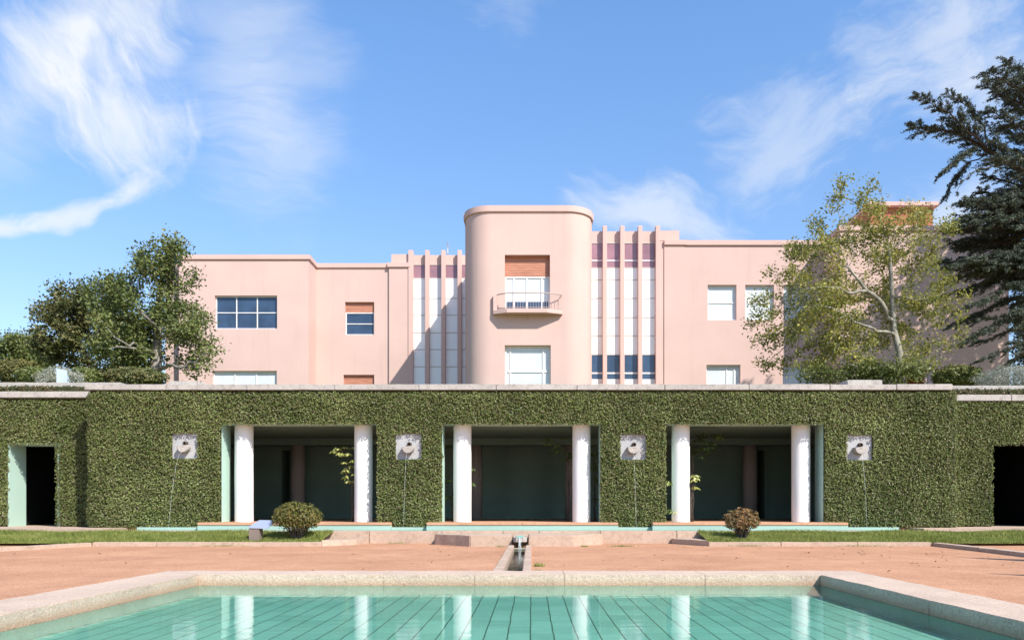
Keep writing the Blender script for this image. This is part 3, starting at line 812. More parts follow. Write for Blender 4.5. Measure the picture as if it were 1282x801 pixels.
hedge = empty('clipped_hedge', (-0.3, HF, 0.35), 'long clipped leafy hedge covering the loggia front, cut around its three bays', 'hedge')
cut = [(a, b_, -1, OT) for a, b_ in OPEN] + [(x - NS + .005, x + NS - .005, z - NS + .005, z + NS - .005) for x, z in nich]
m = MB(); wall_front(m, -12.55, 12.1, 0.402, 4.25, HF + 0.07, cut, 0.069); m.build('twig_core', M['hedge_core'], hedge, recalc=False)
arcL = [(-12.74 + 0.3 - 0.3 * math.cos(t), HF + 0.3 - 0.3 * math.sin(t)) for t in np.linspace(0, PI / 2, 6)]
arcR = [(12.28 - 0.45 + 0.45 * math.sin(t), HF + 0.45 - 0.45 * math.cos(t)) for t in np.linspace(0, PI / 2, 8)]
path = [(-12.74, 24.5)] + arcL + arcR + [(12.28, 24.5)]
m = MB()
inner = [(-12.62, 24.5)] + [(x + .1, y + .1) for x, y in arcL[:-1]]
for a, b_ in zip(inner[:-1], inner[1:]): m.quad((a[0], a[1], .35), (b_[0], b_[1], .35), (b_[0], b_[1], 4.25), (a[0], a[1], 4.25))
m.build('end_core', M['hedge_core'], hedge, recalc=False)
m = MB()
inner = [(x - .1, y + .1) for x, y in arcR[1:]] + [(12.16, 24.5)]
for a, b_ in zip(inner[:-1], inner[1:]): m.quad((a[0], a[1], .35), (b_[0], b_[1], .35), (b_[0], b_[1], 4.25), (a[0], a[1], 4.25))
m.build('end_core', M['hedge_core'], hedge, recalc=False)
hedge_leaves('foliage', path, 0.40, 4.31, cut, M['hedge'], hedge, 2400, 0.056)

lh = empty('clipped_hedge', (-17, 24.3, 0.4), 'left set back clipped hedge above the doorway with turquoise jamb', 'hedge')
LHF = 24.3
hedge_leaves('foliage', [(-19.5, LHF), (-12.6, LHF)], 0.42, 4.25, [(LDOOR[0], LDOOR[1], -1, DT)], M['hedge'], lh, 2200, 0.056)
rh = empty('clipped_hedge', (17, 24.3, 0.4), 'right set back clipped hedge around the black doorway', 'hedge')
hedge_leaves('foliage', [(12.2, LHF), (19.5, LHF)], 0.42, 4.25, [(RDOOR[0], RDOOR[1], -1, DT)], M['hedge'], rh, 2200, 0.056)

# ------------------------------------------------ copings, terrace edge
cp = empty('stone_coping', (-0.3, 23.6, 4.3), 'long weathered pale stone coping on top of the main hedge', 'coping')
xs = [-12.72, -10.4, -8.1, -5.6, -3.2, -1.0, 1.3, 3.8, 6.2, 8.5, 10.4, 12.0]
for i in range(len(xs) - 1):
    rough_block('coping_stone', M['coping'], cp, rect(xs[i] + .003, xs[i + 1] - .003, HF - 0.02, 24.25), 4.30, 4.465 + random.uniform(-.006, .006), 0.006, 0.25, 0.015, 170 + i)
rough_block('raised_block', M['coping'], cp, rect(wx(215, 23.7), wx(250, 23.7), 23.5, 24.2), 4.47, 4.61, 0.01, 0.2, 0.02, 190)
m = MB(); a, b_ = wx(251, 23.7), wx(270, 23.7)
m.add([(a, 23.5, 4.47), (b_, 23.5, 4.47), (a, 23.5, 4.61), (a, 24.2, 4.47), (b_, 24.2, 4.47), (a, 24.2, 4.61)], [(0, 1, 2), (3, 5, 4), (1, 4, 5, 2), (0, 2, 5, 3), (0, 3, 4, 1)]); m.build('sloped_block', M['coping'], cp)
rough_block('raised_block', M['coping'], cp, rect(wx(1057, 23.7), wx(1101, 23.7), 23.5, 24.2), 4.47, 4.64, 0.008, 0.2, 0.02, 191)
for (xa, xb, lab) in ((-30, -12.75, 'left'), (12.05, 30, 'right')):
    lo_t = wz(490 if lab == 'left' else 494, 24.3)
    up_t = wz(478.5 if lab == 'left' else 482.5, 25.6); up_b = wz(486 if lab == 'left' else 489.5, 25.6)
    c1 = empty('stone_coping', ((xa + xb) / 2, 24.4, lo_t), f'lower pale stone coping on the {"side hedge with the turquoise jamb" if lab == "left" else "side hedge with the black doorway"}', 'coping')
    st = -18.5 if lab == 'left' else 12.2
    xsx = [st + i * 2.1 for i in range(4)]
    if lab == 'left': xsx = [-19.5, -17.4, -15.2, -12.75]
    for i in range(3):
        rough_block('coping_stone', M['coping'], c1, rect(xsx[i] + .003, xsx[i + 1] - .003, LHF - 0.04, 24.95), lo_t - 0.19, lo_t, 0.007, 0.25, 0.015, 200 + i)
    c2 = empty('stone_coping', ((xa + xb) / 2, 25.7, up_t), f'upper pale stone coping set back above the {"side hedge with the turquoise jamb" if lab == "left" else "side hedge with the black doorway"}', 'coping')
    for i in range(3):
        e0 = xsx[i] - (0 if lab == 'left' else 0.2); e1 = xsx[i + 1]
        if lab == 'left' and i == 2: e1 = -12.9
        rough_block('coping_stone', M['coping'], c2, rect(e0 + .003 - (1.5 if lab == 'left' and i == 0 else 0), e1 - .003 + (1.5 if lab == 'right' and i == 2 else 0), 25.6, 26.1), up_b, up_t, 0.008, 0.25, 0.02, 210 + i)
    hs = empty('low_hedge', ((xa + xb) / 2, 25.3, lo_t), f'thin strip of reddish green leaves between the two {"left" if lab == "left" else "right"} stone copings', 'hedge')
    MB().box(xsx[0], xsx[3], 25.2, 25.58, lo_t - 0.1, up_b - 0.01).build('twig_core', M['hedge_core'], hs)
    hedge_leaves('foliage', [(xsx[0], 25.15), (xsx[3], 25.15)], lo_t - 0.05, up_b + 0.03, [], M['strip'], hs, 1100, 0.07)
tag(MB().box(-120, 120, 26.2, 160, 3.62, 4.25).build('terrain', M['soil']), 'upper garden terrace behind the hedge', None, None, 'structure')
tag(MB().box(-12.9, 12.1, 24.3, 26.19, 3.6, 4.25).build('terrace', M['soil']), 'roof terrace of the loggia', None, None, 'structure')

# ================================================================= VILLA
ZC = 16.96; ZB = 4.25
villa = empty('pink_villa', (0, 52, ZB), 'large pink art deco villa with rounded central bay, tall fins and flat roofs', 'villa')


def win(y, x0, x1, z0, z1, pane, nx=0, nz=0, shutter=0.0, depth=0.22, frame='frame', fw=0.07, bars=None, lower=None):
    """a window at the back of an opening whose wall face is at y"""
    yy = y + depth
    m = MB(); xs = [x0, x1]; t = fw
    ztop = z1 - shutter
    m.box(x0 + .002, x0 + t, yy - .05, yy + .03, z0 + .002, ztop); m.box(x1 - t, x1 - .002, yy - .05, yy + .03, z0 + .002, ztop)
    m.box(x0 + t + .001, x1 - t - .001, yy - .05, yy + .03, z0 + .002, z0 + t); m.box(x0 + t + .001, x1 - t - .001, yy - .05, yy + .03, ztop - t, ztop - .002)
    for i in range(1, nx):
        c = x0 + (x1 - x0) * i / nx if not bars else bars[i - 1]
        m.box(c - t * .45, c + t * .45, yy - .045, yy + .025, z0 + t + .001, ztop - t - .001)
    for j in range(1, nz):
        c = z0 + (ztop - z0) * j / nz
        m.box(x0 + t + .001, x1 - t - .001, yy - .042, yy + .02, c - t * .4, c + t * .4)
    w_ = m.build('window', M[frame], villa)
    q = MB(); q.box(x0 + t * .5, x1 - t * .5, yy, yy + .02, z0 + t * .5, ztop - t * .5); q.build('pane', M[pane], w_)
    if shutter:
        s_ = MB(); s_.box(x0 + .004, x1 - .004, yy - .055, yy + .02, ztop + .002, z1 - .002); s_.build('shutter', M['shutter'], w_)
    if lower:
        l_ = MB(); l_.box(x0 + t, x1 - t, yy - .02, yy - .005, z0 + t, lower); l_.build('lower_pane', M['glass_blue'], w_)
    return w_


def block(name, xa, xb, y, zt, holes, back=72, mat='pink', side=True):
    m = MB(); wall_front(m, xa, xb, ZB, zt, y, holes, 0.3)
    if side:
        m.quad((xa, y, ZB), (xa, y, zt), (xa, back, zt), (xa, back, ZB)); m.quad((xb, y, ZB), (xb, back, ZB), (xb, back, zt), (xb, y, zt))
    m.quad((xa, y, zt), (xb, y, zt), (xb, back, zt), (xa, back, zt)); m.quad((xa, back, ZB), (xa, back, zt), (xb, back, zt), (xb, back, ZB))
    return m.build(name, M[mat], villa, recalc=False)


def cornice(path, zt, h=0.27, pr=0.10):
    """a moulded band along a plan polyline (left to right, facing -Y)"""
    m = MB()
    n = len(path); nor = []
    for i, p in enumerate(path):
        d0 = Vector(path[i]) - Vector(path[i - 1]) if i else None; d1 = Vector(path[i + 1]) - Vector(path[i]) if i < n - 1 else None
        a = Vector((0, 0))
        ns = [Vector((d.y, -d.x)).normalized() for d in (d0, d1) if d is not None]
        a = sum(ns, Vector((0, 0))).normalized(); k = 1 / max(0.5, a.dot(ns[0])); nor.append(a * k)
    prof = [(-0.05, zt - h - .003), (pr * 0.85, zt - h), (pr, zt - h * 0.9), (pr, zt + 0.03), (-0.35, zt + 0.03)]
    v = []
    for p, a in zip(path, nor):
        for (o, z) in prof: v.append((p[0] + a.x * o, p[1] + a.y * o, z))
    k = len(prof); f = []
    for i in range(n - 1):
        for j in range(k - 1): f.append((i * k + j, (i + 1) * k + j, (i + 1) * k + j + 1, i * k + j + 1))
    f += [tuple(range(k)), tuple((n - 1) * k + j for j in range(k - 1, -1, -1))]
    m.add(v, f)
    return m.build('cornice', M['pink_trim'], villa)


# left block -----------------------------------------------------------------
D1, D2, D3, DT_, DR = 51.8, 53.6, 52.55, 43.35, 49.0
DTW = DT_
h1 = (wx(269, D1), wx(347, D1), wz(411.5, D1), wz(370, D1)); h2 = (wx(266, D1), wx(346.5, D1), wz(500, D1), wz(464, D1))
X0b, X1b = wx(224, D1), wx(386.5, D1)
block('wall', X0b, X1b, D1, ZC, [h1, h2])
win(D1, *h1, 'glass_blue', 3, 2); win(D1, *h2, 'blind', 3, 1)
# recessed left wing
xr1 = wx(487.5, D2)
h3 = (wx(432, D2), wx(468.5, D2), wz(419, D2), wz(378, D2)); h4 = (wx(430, D2), wx(468.5, D2), wz(520, D2), wz(469, D2))
block('wall', X1b, wx(515, D2), D2, ZC, [h3, h4], side=False)
w_ = win(D2, *h3, 'glass_blue', 0, 2, shutter=wz(378, D2) - wz(390.5, D2)); win(D2, *h4, 'glass_blue', 0, 2, shutter=1.0)
# pilaster at its right end, panel wall to the bay
MB().box(xr1, wx(514, D2), D2 - 0.14, D2 + 0.1, ZB, ZC - 0.28).build('pilaster', M['pink'], villa)
cornice([(X0b, D1 + 3), (X0b, D1), (X1b, D1), (X1b, D2), (xr1, D2), (xr1, D2 - 0.14), (wx(513.5, D2), D2 - 0.14)], ZC)
# far left wing
block('wall', wx(207, D3), X0b + 0.4, D3, ZC - 0.3, [], 70)

# stair windows with fins
ZP, ZF = 17.6, 17.82
def stair(fins, bays, Dw, joints, glass_top, low, lab):
    Df = Dw - 0.35
    xa = wx(bays[0][0], Dw) - 0.2; xb = wx(bays[-1][1], Dw) + 0.2
    zt = wz(glass_top[0], Dw)
    MB().box(xa, xb, Dw + 0.02, Dw + 0.5, zt + 0.01, ZP).build('parapet', M['pink'], villa)
    for (a, b_) in fins:
        a_, c_ = wx(a, Df), wx(b_, Df)
        MB().box(a_, c_, Df, Dw + 0.1, ZB, ZF).build('fin', M['pink_trim'], villa, 0.02)
    for (a, b_) in bays:
        x0, x1 = wx(a, Dw) - 0.1, wx(b_, Dw) + 0.1
        zs = sorted([wz(j, Dw) for j in joints]); zg = wz(glass_top[1], Dw); zl = wz(low, Dw) if low else ZB
        w_ = MB().box(x0, x1, Dw, Dw + 0.05, zl + .002, zg - .002).build('stair_window', M['panel'], villa)
        for z in zs: MB().box(x0, x1, Dw - 0.02, Dw + 0.06, z - 0.022, z + 0.022).build('glazing_bar', M['bar'], w_)
        MB().box(x0, x1, Dw - 0.02, Dw + 0.06, zt - 0.05, zt).build('head_bar', M['bar'], w_)
        MB().box(x0, x1, Dw + 0.01, Dw + 0.05, zg, zt - 0.04).build('upper_pane', M['glass_lilac'], w_)
        if low:
            MB().box(x0, x1, Dw + 0.012, Dw + 0.05, ZB, zl).build('lower_pane', M['glass_blue'], w_)
            MB().box(x0, x1, Dw - 0.01, Dw + 0.04, wz(468, Dw), wz(466, Dw)).build('glazing_bar', M['frame'], w_)
            MB().box(x0, x1, Dw - 0.03, Dw + 0.009, ZB, wz(474.5, Dw)).build('sill_panel', M['frame'], w_)
            MB().box(x0, x1, Dw - 0.01, Dw + 0.04, wz(327, Dw), wz(325.5, Dw)).build('glazing_bar', M['frame'], w_)


stair([(511, 517), (532, 537.3), (552.3, 557.5), (572.6, 577.8)], [(516, 533), (536, 553), (556, 573), (577, 592)], 53.75, [348, 373.5, 394.5, 416.5, 437.5, 459], (331, 348), None, 'l')
stair([(754.7, 760), (776.5, 782), (799, 804.2), (821, 826.5)], [(738, 756), (759, 777), (781, 800), (803, 822)], DR + 0.12, [335, 350.5, 373.5, 397.5, 420.5, 444], (304, 335), 444, 'r')
MB().box(wx(490, D2), wx(512, D2) - .02, D2 - 0.02, D2 + 3, ZC + 0.035, ZP).build('parapet', M['pink'], villa)
MB().box(wx(826, DR) + .02, wx(850.5, DR), DR + 0.02, DR + 3, ZC + 0.035, ZP).build('parapet', M['pink'], villa)
# central volume behind the stair windows
block('wall', wx(515, D2) - 0.1, wx(826, DR) + 0.1, 54.4, 17.2, [], 72)

# right wing -------------------------------------------------------------------
hr = [(wx(886, DR), wx(922, DR), wz(400.5, DR), wz(356.5, DR)), (wx(933, DR), wx(969, DR), wz(400.5, DR), wz(356.5, DR)), (wx(981, DR), wx(1014.5, DR), wz(400.5, DR), wz(356.5, DR)),
      (wx(884.5, DR), wx(927, DR), wz(510, DR), wz(456.5, DR)), (wx(980, DR), wx(1018, DR), wz(510, DR), wz(456.5, DR))]
XE = wx(826, DR); XR = wx(1052, 46.3)
block('wall', XE, XR + 0.2, DR, ZC, hr, side=False)
for h in hr[:3]: win(DR, *h, 'blind', 0, 2)
for h in hr[3:]: win(DR, *h, 'blind', 3, 1, bars=[h[0] + 0.62 * (h[1] - h[0]), h[0] + 0.84 * (h[1] - h[0])], depth=0.25)
MB().box(XE + .26, wx(857, DR), DR - 0.06, DR + 0.1, ZB, ZC - 0.28).build('pilaster', M['pink'], villa)
cornice([(XE + .26, DR - 0.06), (wx(857, DR), DR - 0.06), (wx(857, DR), DR), (XR, DR)], ZC)
# right block
DB = 46.3; XB = wx(1263, DB)
porch = (wx(1135, DB), wx(1195, DB), ZB, wz(462, DB), 2.5)
block('wall', XR, XB, DB, ZC - 0.05, [porch], 70)
MB().cyl(wx(1166, DB), DB + 0.35, ZB, wz(462, DB), 0.26).build('porch_column', M['pink'], villa)
MB().box(porch[0], porch[1], DB + 2.4, DB + 2.5, ZB, porch[3]).build('porch_back', M['rust'], villa)
cornice([(XR, DR), (XR, DB), (XB, DB), (XB, 60)], ZC - 0.05)
DPH = 50.0
MB().box(wx(1090, DPH), wx(1168, DPH), DPH, 60, ZC - 0.2, wz(260, DPH)).build('penthouse', M['rust'], villa)
MB().box(wx(1085, DPH), wx(1173, DPH), DPH - 0.35, 60.5, wz(260, DPH) + .003, wz(255, DPH)).build('penthouse_roof', M['pink_trim'], villa, 0.02)
# central rounded bay ------------------------------------------------------------
TL, TR = -3.56, 3.27; r = 1.4; ry = 1.3
front = DTW
bayp = [(TL + r - r * math.cos(t), front + ry - ry * math.sin(t)) for t in np.linspace(0, PI / 2, 20)]
bayq = [(TR - r + r * math.sin(t), front + ry - ry * math.cos(t)) for t in np.linspace(0, PI / 2, 20)]
wu = (wx(632, front), wx(688.5, front), wz(387, front), wz(319, front)); wl = (wx(632, front), wx(689.5, front), wz(520, front), wz(432, front))
m = MB()
wall_front(m, bayp[-1][0], bayq[0][0], ZB, ZC, front, [wu, wl], 0.42)
for pp in (bayp, bayq):
    v = []; f = []
    for (x, y) in pp: v += [(x, y, ZB), (x, y, ZC)]
    for i in range(len(pp) - 1): f.append((2 * i, 2 * i + 2, 2 * i + 3, 2 * i + 1))
    m.add(v, f, True)
m.add([(p[0], p[1], ZC) for p in bayp + bayq], [tuple(range(40))])
m.build('rounded_bay', M['pink'], villa, recalc=False)
MB().box(TL - 0.05, TR + 0.05, front + ry + .003, 54.5, ZB, ZC).build('bay_shaft', M['pink'], villa)
cornice([(TL - 0.05, 54), (TL - 0.05, front + ry), (TL - 0.02, front + ry)] + bayp[1:] + bayq[:-1] + [(TR + 0.02, front + ry), (TR + 0.05, front + ry), (TR + 0.05, 54)], ZC, 0.30, 0.09)
win(front, wu[0], wu[1], wu[2], wu[3], 'blind', 4, 0, shutter=wz(319, front) - wz(344.5, front), depth=0.34, fw=0.075, bars=[wu[0] + .20 * 2.4, wu[0] + .49 * 2.4, wu[0] + .82 * 2.4], lower=wz(376, front))
ww = win(front, wl[0], wl[1], wl[2], wl[3], 'blind', 3, 1, depth=0.3, fw=0.09, bars=[wl[0] + .12 * 2.43, wl[1] - .16 * 2.43])
MB().box(wl[0] + .1, wl[1] - .1, front + .25, front + .31, wz(465, front), wz(462.5, front)).build('glazing_bar', M['frame'], ww)
# balcony
zt, zb = wz(386, front - .6), wz(391.2, front - .6)
bx = [wx(617.5, front), wx(635, front), wx(684.5, front), wx(704, front)]
bal = MB().prism([(bx[0], front + .002), (bx[0], front - .22), (bx[1], front - .6), (bx[2], front - .6), (bx[3], front - .22), (bx[3], front + .002)], zb, zt)
bal = bal.build('balcony', M['pink_trim'], villa, 0.015)
zr = wz(367, front - .5)
m = MB(); m.box(bx[0] + .01, bx[0] + .22, front - .2, front + .002, zt + .002, zr); m.build('balcony_pier', M['pink_trim'], bal)
m = MB()
pth = [(bx[0] + .22, front - .2), (bx[1] + .02, front - .55), (bx[2] - .02, front - .55), (bx[3] - .05, front - .2), (bx[3] - .05, front)]
m.tube([(x, y, zr) for x, y in pth], 0.028, 6); m.tube([(x, y, zt + .07) for x, y in pth], 0.015, 6)
for (a, b_) in zip(pth[:-1], pth[1:]):
    l = math.hypot(b_[0] - a[0], b_[1] - a[1]); k = max(1, round(l / 0.14))
    for i in range(k):
        t = i / k; x, y = a[0] + (b_[0] - a[0]) * t, a[1] + (b_[1] - a[1]) * t
        m.box(x - .008, x + .008, y - .008, y + .008, zt, zr)
m.build('railing', M['rail'], bal)
MB().cyl(wx(660.5, front), front - .04, wz(399.2, front), wz(397.8, front), 0.03, 10).build('wall_lamp', M['metal'], villa)
# rooftop mast
ax = wx(560.5, 55)
ant = MB(); ant.cyl(ax, 55, 17.2, wz(303, 55), 0.03, 8)
for k in range(4): ant.box(ax - .1, ax + .1, 54.97, 55.03, wz(306 + 4 * k, 55), wz(305 + 4 * k, 55) + .0)
an = empty('roof_antenna', (ax, 55, 17.2), 'thin antenna mast standing on the roof beside the rounded bay', 'antenna'); ant.build('mast', M['metal'], an)

# ================================================================== TREES
def colonise(base, trunk, att, di=3.0, dk=0.55, step=0.35, iters=140, limbs=(), rt=(0, 0)):
    nodes = [Vector(base)]; par = [-1]
    for q in trunk:
        q = Vector(q)
        while (q - nodes[-1]).length > step * 1.05:
            nodes.append(nodes[-1] + (q - nodes[-1]).normalized() * step); par.append(len(nodes) - 2)
    rmin = {i: rt[0] + (rt[1] - rt[0]) * i / len(nodes) for i in range(len(nodes))}
    for (ra, rb, lp) in limbs:
        q = Vector(lp[0]); k = min(range(len(nodes)), key=lambda i: (nodes[i] - q).length); b0 = len(nodes); path = [nodes[k]] + [Vector(p) for p in lp]
        cur = k
        for q in path[1:]:
            while (q - nodes[cur]).length > step * 1.05:
                nodes.append(nodes[cur] + (q - nodes[cur]).normalized() * step + Vector(R.normal(0, 0.06, 3))); par.append(cur); cur = len(nodes) - 1
        for i in range(b0, len(nodes)): rmin[i] = ra + (rb - ra) * (i - b0) / max(1, len(nodes) - b0)
    N = np.array([list(p) for p in nodes]); A = att.copy()
    best = np.full(len(A), 1e9); bi = np.zeros(len(A), int)
    def upd(i0):
        for i in range(i0, len(N)):
            d = np.linalg.norm(A - N[i], axis=1); k = d < best; best[k] = d[k]; bi[k] = i
    upd(0)
    kids = {}
    for _ in range(iters):
        act = best < di
        if not act.any():
            di *= 1.3
            if di > 12: break
            continue
        dirs = {}
        for a in np.nonzero(act)[0]:
            v = A[a] - N[bi[a]]; v = v / max(1e-6, np.linalg.norm(v))
            dirs[bi[a]] = dirs.get(bi[a], 0) + v
        new = []
        for i, v in dirs.items():
            l = np.linalg.norm(v)
            if l < 0.05: v = R.normal(0, 1, 3); l = np.linalg.norm(v)
            v = v / l + R.normal(0, 0.12, 3); v /= np.linalg.norm(v)
            if kids.get(i, 0) >= 3: continue
            kids[i] = kids.get(i, 0) + 1
            new.append(N[i] + v * step); par.append(i)
        if not new: break
        i0 = len(N); N = np.vstack([N, new]); upd(i0)
        k = best > dk
        if k.sum() < 3: break
        A, best, bi = A[k], best[k], bi[k]
    return N, par, rmin


def blob_points(blobs, n):
    """random points in a union of ellipsoids (px, py, rx px, ry px, D, depth m, weight)"""
    out = []
    w = np.array([b[2] * b[3] * b[5] * (b[6] if len(b) > 6 else 1) for b in blobs]); w = w / w.sum()
    for b, k in zip(blobs, w):
        kk = max(3, int(n * k)); s = b[4] / F
        u = unit(R.normal(0, 1, (kk, 3))) * (R.uniform(0.05, 1, (kk, 1)) ** (1 / 2.4))
        c = P(b[0], b[1], b[4])
        out.append(np.array(c) + u * np.array([b[2] * s, b[5], b[3] * s]))
    return np.vstack(out)


def tree(name, label, base, trunk, blobs, n_att, leaf, bark_m, n_leaf, size, r0=0.02, rmax=0.3, di=3.0, dk=0.6, step=0.35, group=None, scatter=0.28, thin=0.045, bare=0.0, aspect=0.6, limbs=(), rt=(0, 0), void=None, bfreq=0.55):
    base = Vector(base)
    t = empty(name, base, label, 'tree', group)
    att = blob_points(blobs, n_att)
    if void is not None: att = att[~void(att)]
    N, par, rmin = colonise(base, trunk, att, di, dk, step, 140, limbs, rt)
    n = len(N); ch = [0] * n; a = np.zeros(n)
    for p in par:
        if p >= 0: ch[p] += 1
    for i in range(n - 1, -1, -1):
        if ch[i] == 0: a[i] = r0 ** 2.3
        if par[i] >= 0: a[par[i]] += a[i]
    rad = np.minimum(a ** (1 / 2.3), rmax)
    for i, v in rmin.items(): rad[i] = max(rad[i], v)
    rad[0] = rad[0] * 1.25
    m = MB(); ns = 7
    first = {}
    # follow chains so that joints stay smooth
    kids = [[] for _ in range(n)]
    for i, p in enumerate(par):
        if p >= 0: kids[p].append(i)
    stack = [(0, None)]
    while stack:
        s, p = stack.pop()
        chain = ([p] if p is not None else []) + [s]
        c = s
        while kids[c]:
            ks = sorted(kids[c], key=lambda k: -rad[k])
            for k in ks[1:]: stack.append((k, c))
            c = ks[0]; chain.append(c)
        if len(chain) > 1:
            rr = [rad[k] for k in chain]
            if p is not None: rr[0] = min(rad[p], rad[s] * 1.2)
            rr[-1] *= 0.5
            m.tube([N[k] for k in chain], rr, ns if rr[0] > 0.05 else 4, True, False)
    m.build('trunk', bark_m, t, recalc=False)
    tips = np.nonzero(rad < thin)[0]
    if bare:
        sel = np.array([mnoise.noise(Vector(N[i]) * bfreq) for i in tips]); tips = tips[sel > np.quantile(sel, bare)]
    pk = R.choice(tips, n_leaf)
    pts = N[pk] + R.normal(0, scatter, (n_leaf, 3))
    if void is not None: pts = pts[~void(pts)]
    nor = unit(R.normal(0, 0.5, (len(pts), 3)) + np.array([0.15, -0.25, 0.7]))
    leaf_mesh('crown', pts, nor, size, leaf, t, 0.5, aspect, 0.35)
    return t


# plane tree in front of the right wing: its forked trunk stays open to view
def open_trunk(A):
    px = CX + A[:, 0] / A[:, 1] * F; py = CY - (A[:, 2] - EYE) / A[:, 1] * F
    a = (px > 1100) & (px < 1128) & (py > 335) & (py < 436); b = (np.abs(py - (335 + (px - 1061) * 1.3)) < 13) & (px > 1058) & (px < 1106)
    return (a | b) & (A[:, 1] < 33.6)
DP = 33.4
DB_ = 34.4
tree('plane_tree', 'sparse yellowing tree with pale forked trunk before the right wing of the villa',
     P(1128, 490, DP), [P(1126, 440, DP), P(1117, 405, DP), P(1116, 350, DP), P(1113, 310, DP)],
     [(1060, 330, 80, 80, DB_, 2.6, 1.1), (1135, 330, 45, 60, DB_, 2.2, 1), (1040, 400, 98, 55, DB_, 2.8, 1.1), (1058, 245, 36, 32, DB_, 1.5, .6), (1115, 262, 42, 30, DB_, 1.6, .6), (1160, 290, 40, 40, DB_, 2.0, .8), (1170, 400, 38, 55, DB_, 2.2), (1030, 448, 75, 32, DB_ - .8, 2.2, 1.6), (1125, 452, 60, 26, DB_ - 1.2, 1.6, 1.4), (975, 445, 30, 26, DB_ - .5, 1.4, .8), (958, 392, 28, 40, DB_, 1.3, 1.6), (985, 335, 32, 42, DB_, 1.6, 1.0), (990, 400, 40, 40, DB_, 1.6, 1.0)],
     1900, M['plane_leaf'], M['pale_bark'], 30000, 0.128, 0.009, 0.18, 3.2, 0.5, 0.32, scatter=0.16, bare=0.34, bfreq=0.9, void=open_trunk, rt=(0.17, 0.06), limbs=[
         (0.11, 0.04, [P(1117, 405, DP), P(1104, 389, DP - .3), P(1076, 353, DP - .6), P(1061, 335, DP - .8)]),
         (0.06, 0.02, [P(1083, 372, DP - .5), P(1050, 363, DP - 1.2), P(1016, 361, DP - 1.6)]),
         (0.065, 0.02, [P(1120, 420, DP), P(1075, 404, DP - 1), P(1042, 387, DP - 1.4), P(1016, 378, DP - 1.8)]),
         (0.045, 0.02, [P(1116, 372, DP), P(1140, 373, DP - .6), P(1160, 374, DP - .8)])])
tree('small_tree', 'dark leafy small tree low behind the coping under the yellowing tree',
     P(1085, 490, 32), [P(1085, 468, 32)], [(1085, 465, 48, 12, 32, 1.1), (1128, 466, 40, 13, 31.5, 0.9), (1030, 469, 30, 9, 32, 0.8)], 350, M['lower_leaf'], M['bark'], 4200, 0.13, 0.012, 0.12, 2.5, 0.5, 0.3, scatter=0.2)

# left trees
DL = 40.0
tree('old_tree', 'old green tree with bare grey limbs beside the villa left corner',
     P(193, 490, DL), [P(196, 450, DL), P(198, 400, DL), P(200, 355, DL)],
     [(202, 330, 38, 36, DL, 1.7, 1.2), (170, 385, 50, 45, DL, 2.2), (225, 395, 40, 50, DL, 1.8, .7), (240, 350, 22, 24, DL, 1.2, .6), (225, 445, 42, 26, DL - .5, 1.8, .7), (160, 440, 50, 32, DL, 2.0), (130, 370, 28, 30, DL, 1.6)],
     900, M['left_leaf'], M['grey_bark'], 22000, 0.17, 0.014, 0.26, 3.2, 0.65, 0.36, scatter=0.24, bare=0.22, rt=(0.30, 0.12), limbs=[
         (0.10, 0.03, [P(196, 462, DL), P(215, 458, DL - 1.5), P(232, 460, DL - 2), P(250, 452, DL - 2.2), P(266, 436, DL - 2.4)]),
         (0.10, 0.035, [P(198, 420, DL), P(188, 403, DL - 1.6), P(176, 390, DL - 2.2), P(165, 378, DL - 2.4)]),
         (0.07, 0.02, [P(196, 445, DL), P(168, 436, DL - 2), P(140, 436, DL - 2.6), P(118, 440, DL - 2.8)]),
         (0.07, 0.02, [P(196, 440, DL), P(160, 428, DL - 2.2), P(135, 415, DL - 2.8), P(122, 395, DL - 3)]),
         (0.07, 0.02, [P(200, 425, DL), P(222, 418, DL - 1.5), P(240, 410, DL - 2)])])
tree('bronze_tree', 'bronze green bushy tree left of the old tree with bare limbs',
     P(112, 490, 47), [P(112, 450, 47)],
     [(105, 400, 42, 50, 47, 2.2), (75, 420, 32, 48, 47, 2.0), (140, 430, 45, 50, 47, 2.2), (70, 385, 24, 26, 47, 1.3, .7), (125, 365, 28, 22, 47, 1.5, .8)],
     900, M['brown_leaf'], M['grey_bark'], 19000, 0.2, 0.015, 0.25, 3.2, 0.7, 0.4, scatter=0.25, bare=0.22)
tree('round_tree', 'dark green rounded tree at the far left edge',
     P(30, 490, 60), [P(30, 460, 60)], [(28, 440, 28, 24, 60, 2.0), (8, 440, 18, 20, 60, 1.6), (50, 450, 18, 20, 60, 1.6)], 450, M['left_leaf'], M['bark'], 9000, 0.22, 0.02, 0.25, 3.5, 0.8, 0.45, scatter=0.3)
tree('background_tree', 'dark evergreen tree beyond the right end of the villa',
     P(1300, 490, 62), [P(1300, 420, 62)], [(1300, 400, 38, 70, 62, 2.6), (1285, 450, 22, 40, 62, 2.0), (1340, 420, 40, 70, 62, 3)], 500, M['cedar_leaf'], M['bark'], 11000, 0.3, 0.02, 0.3, 4, 0.9, 0.5, scatter=0.4)


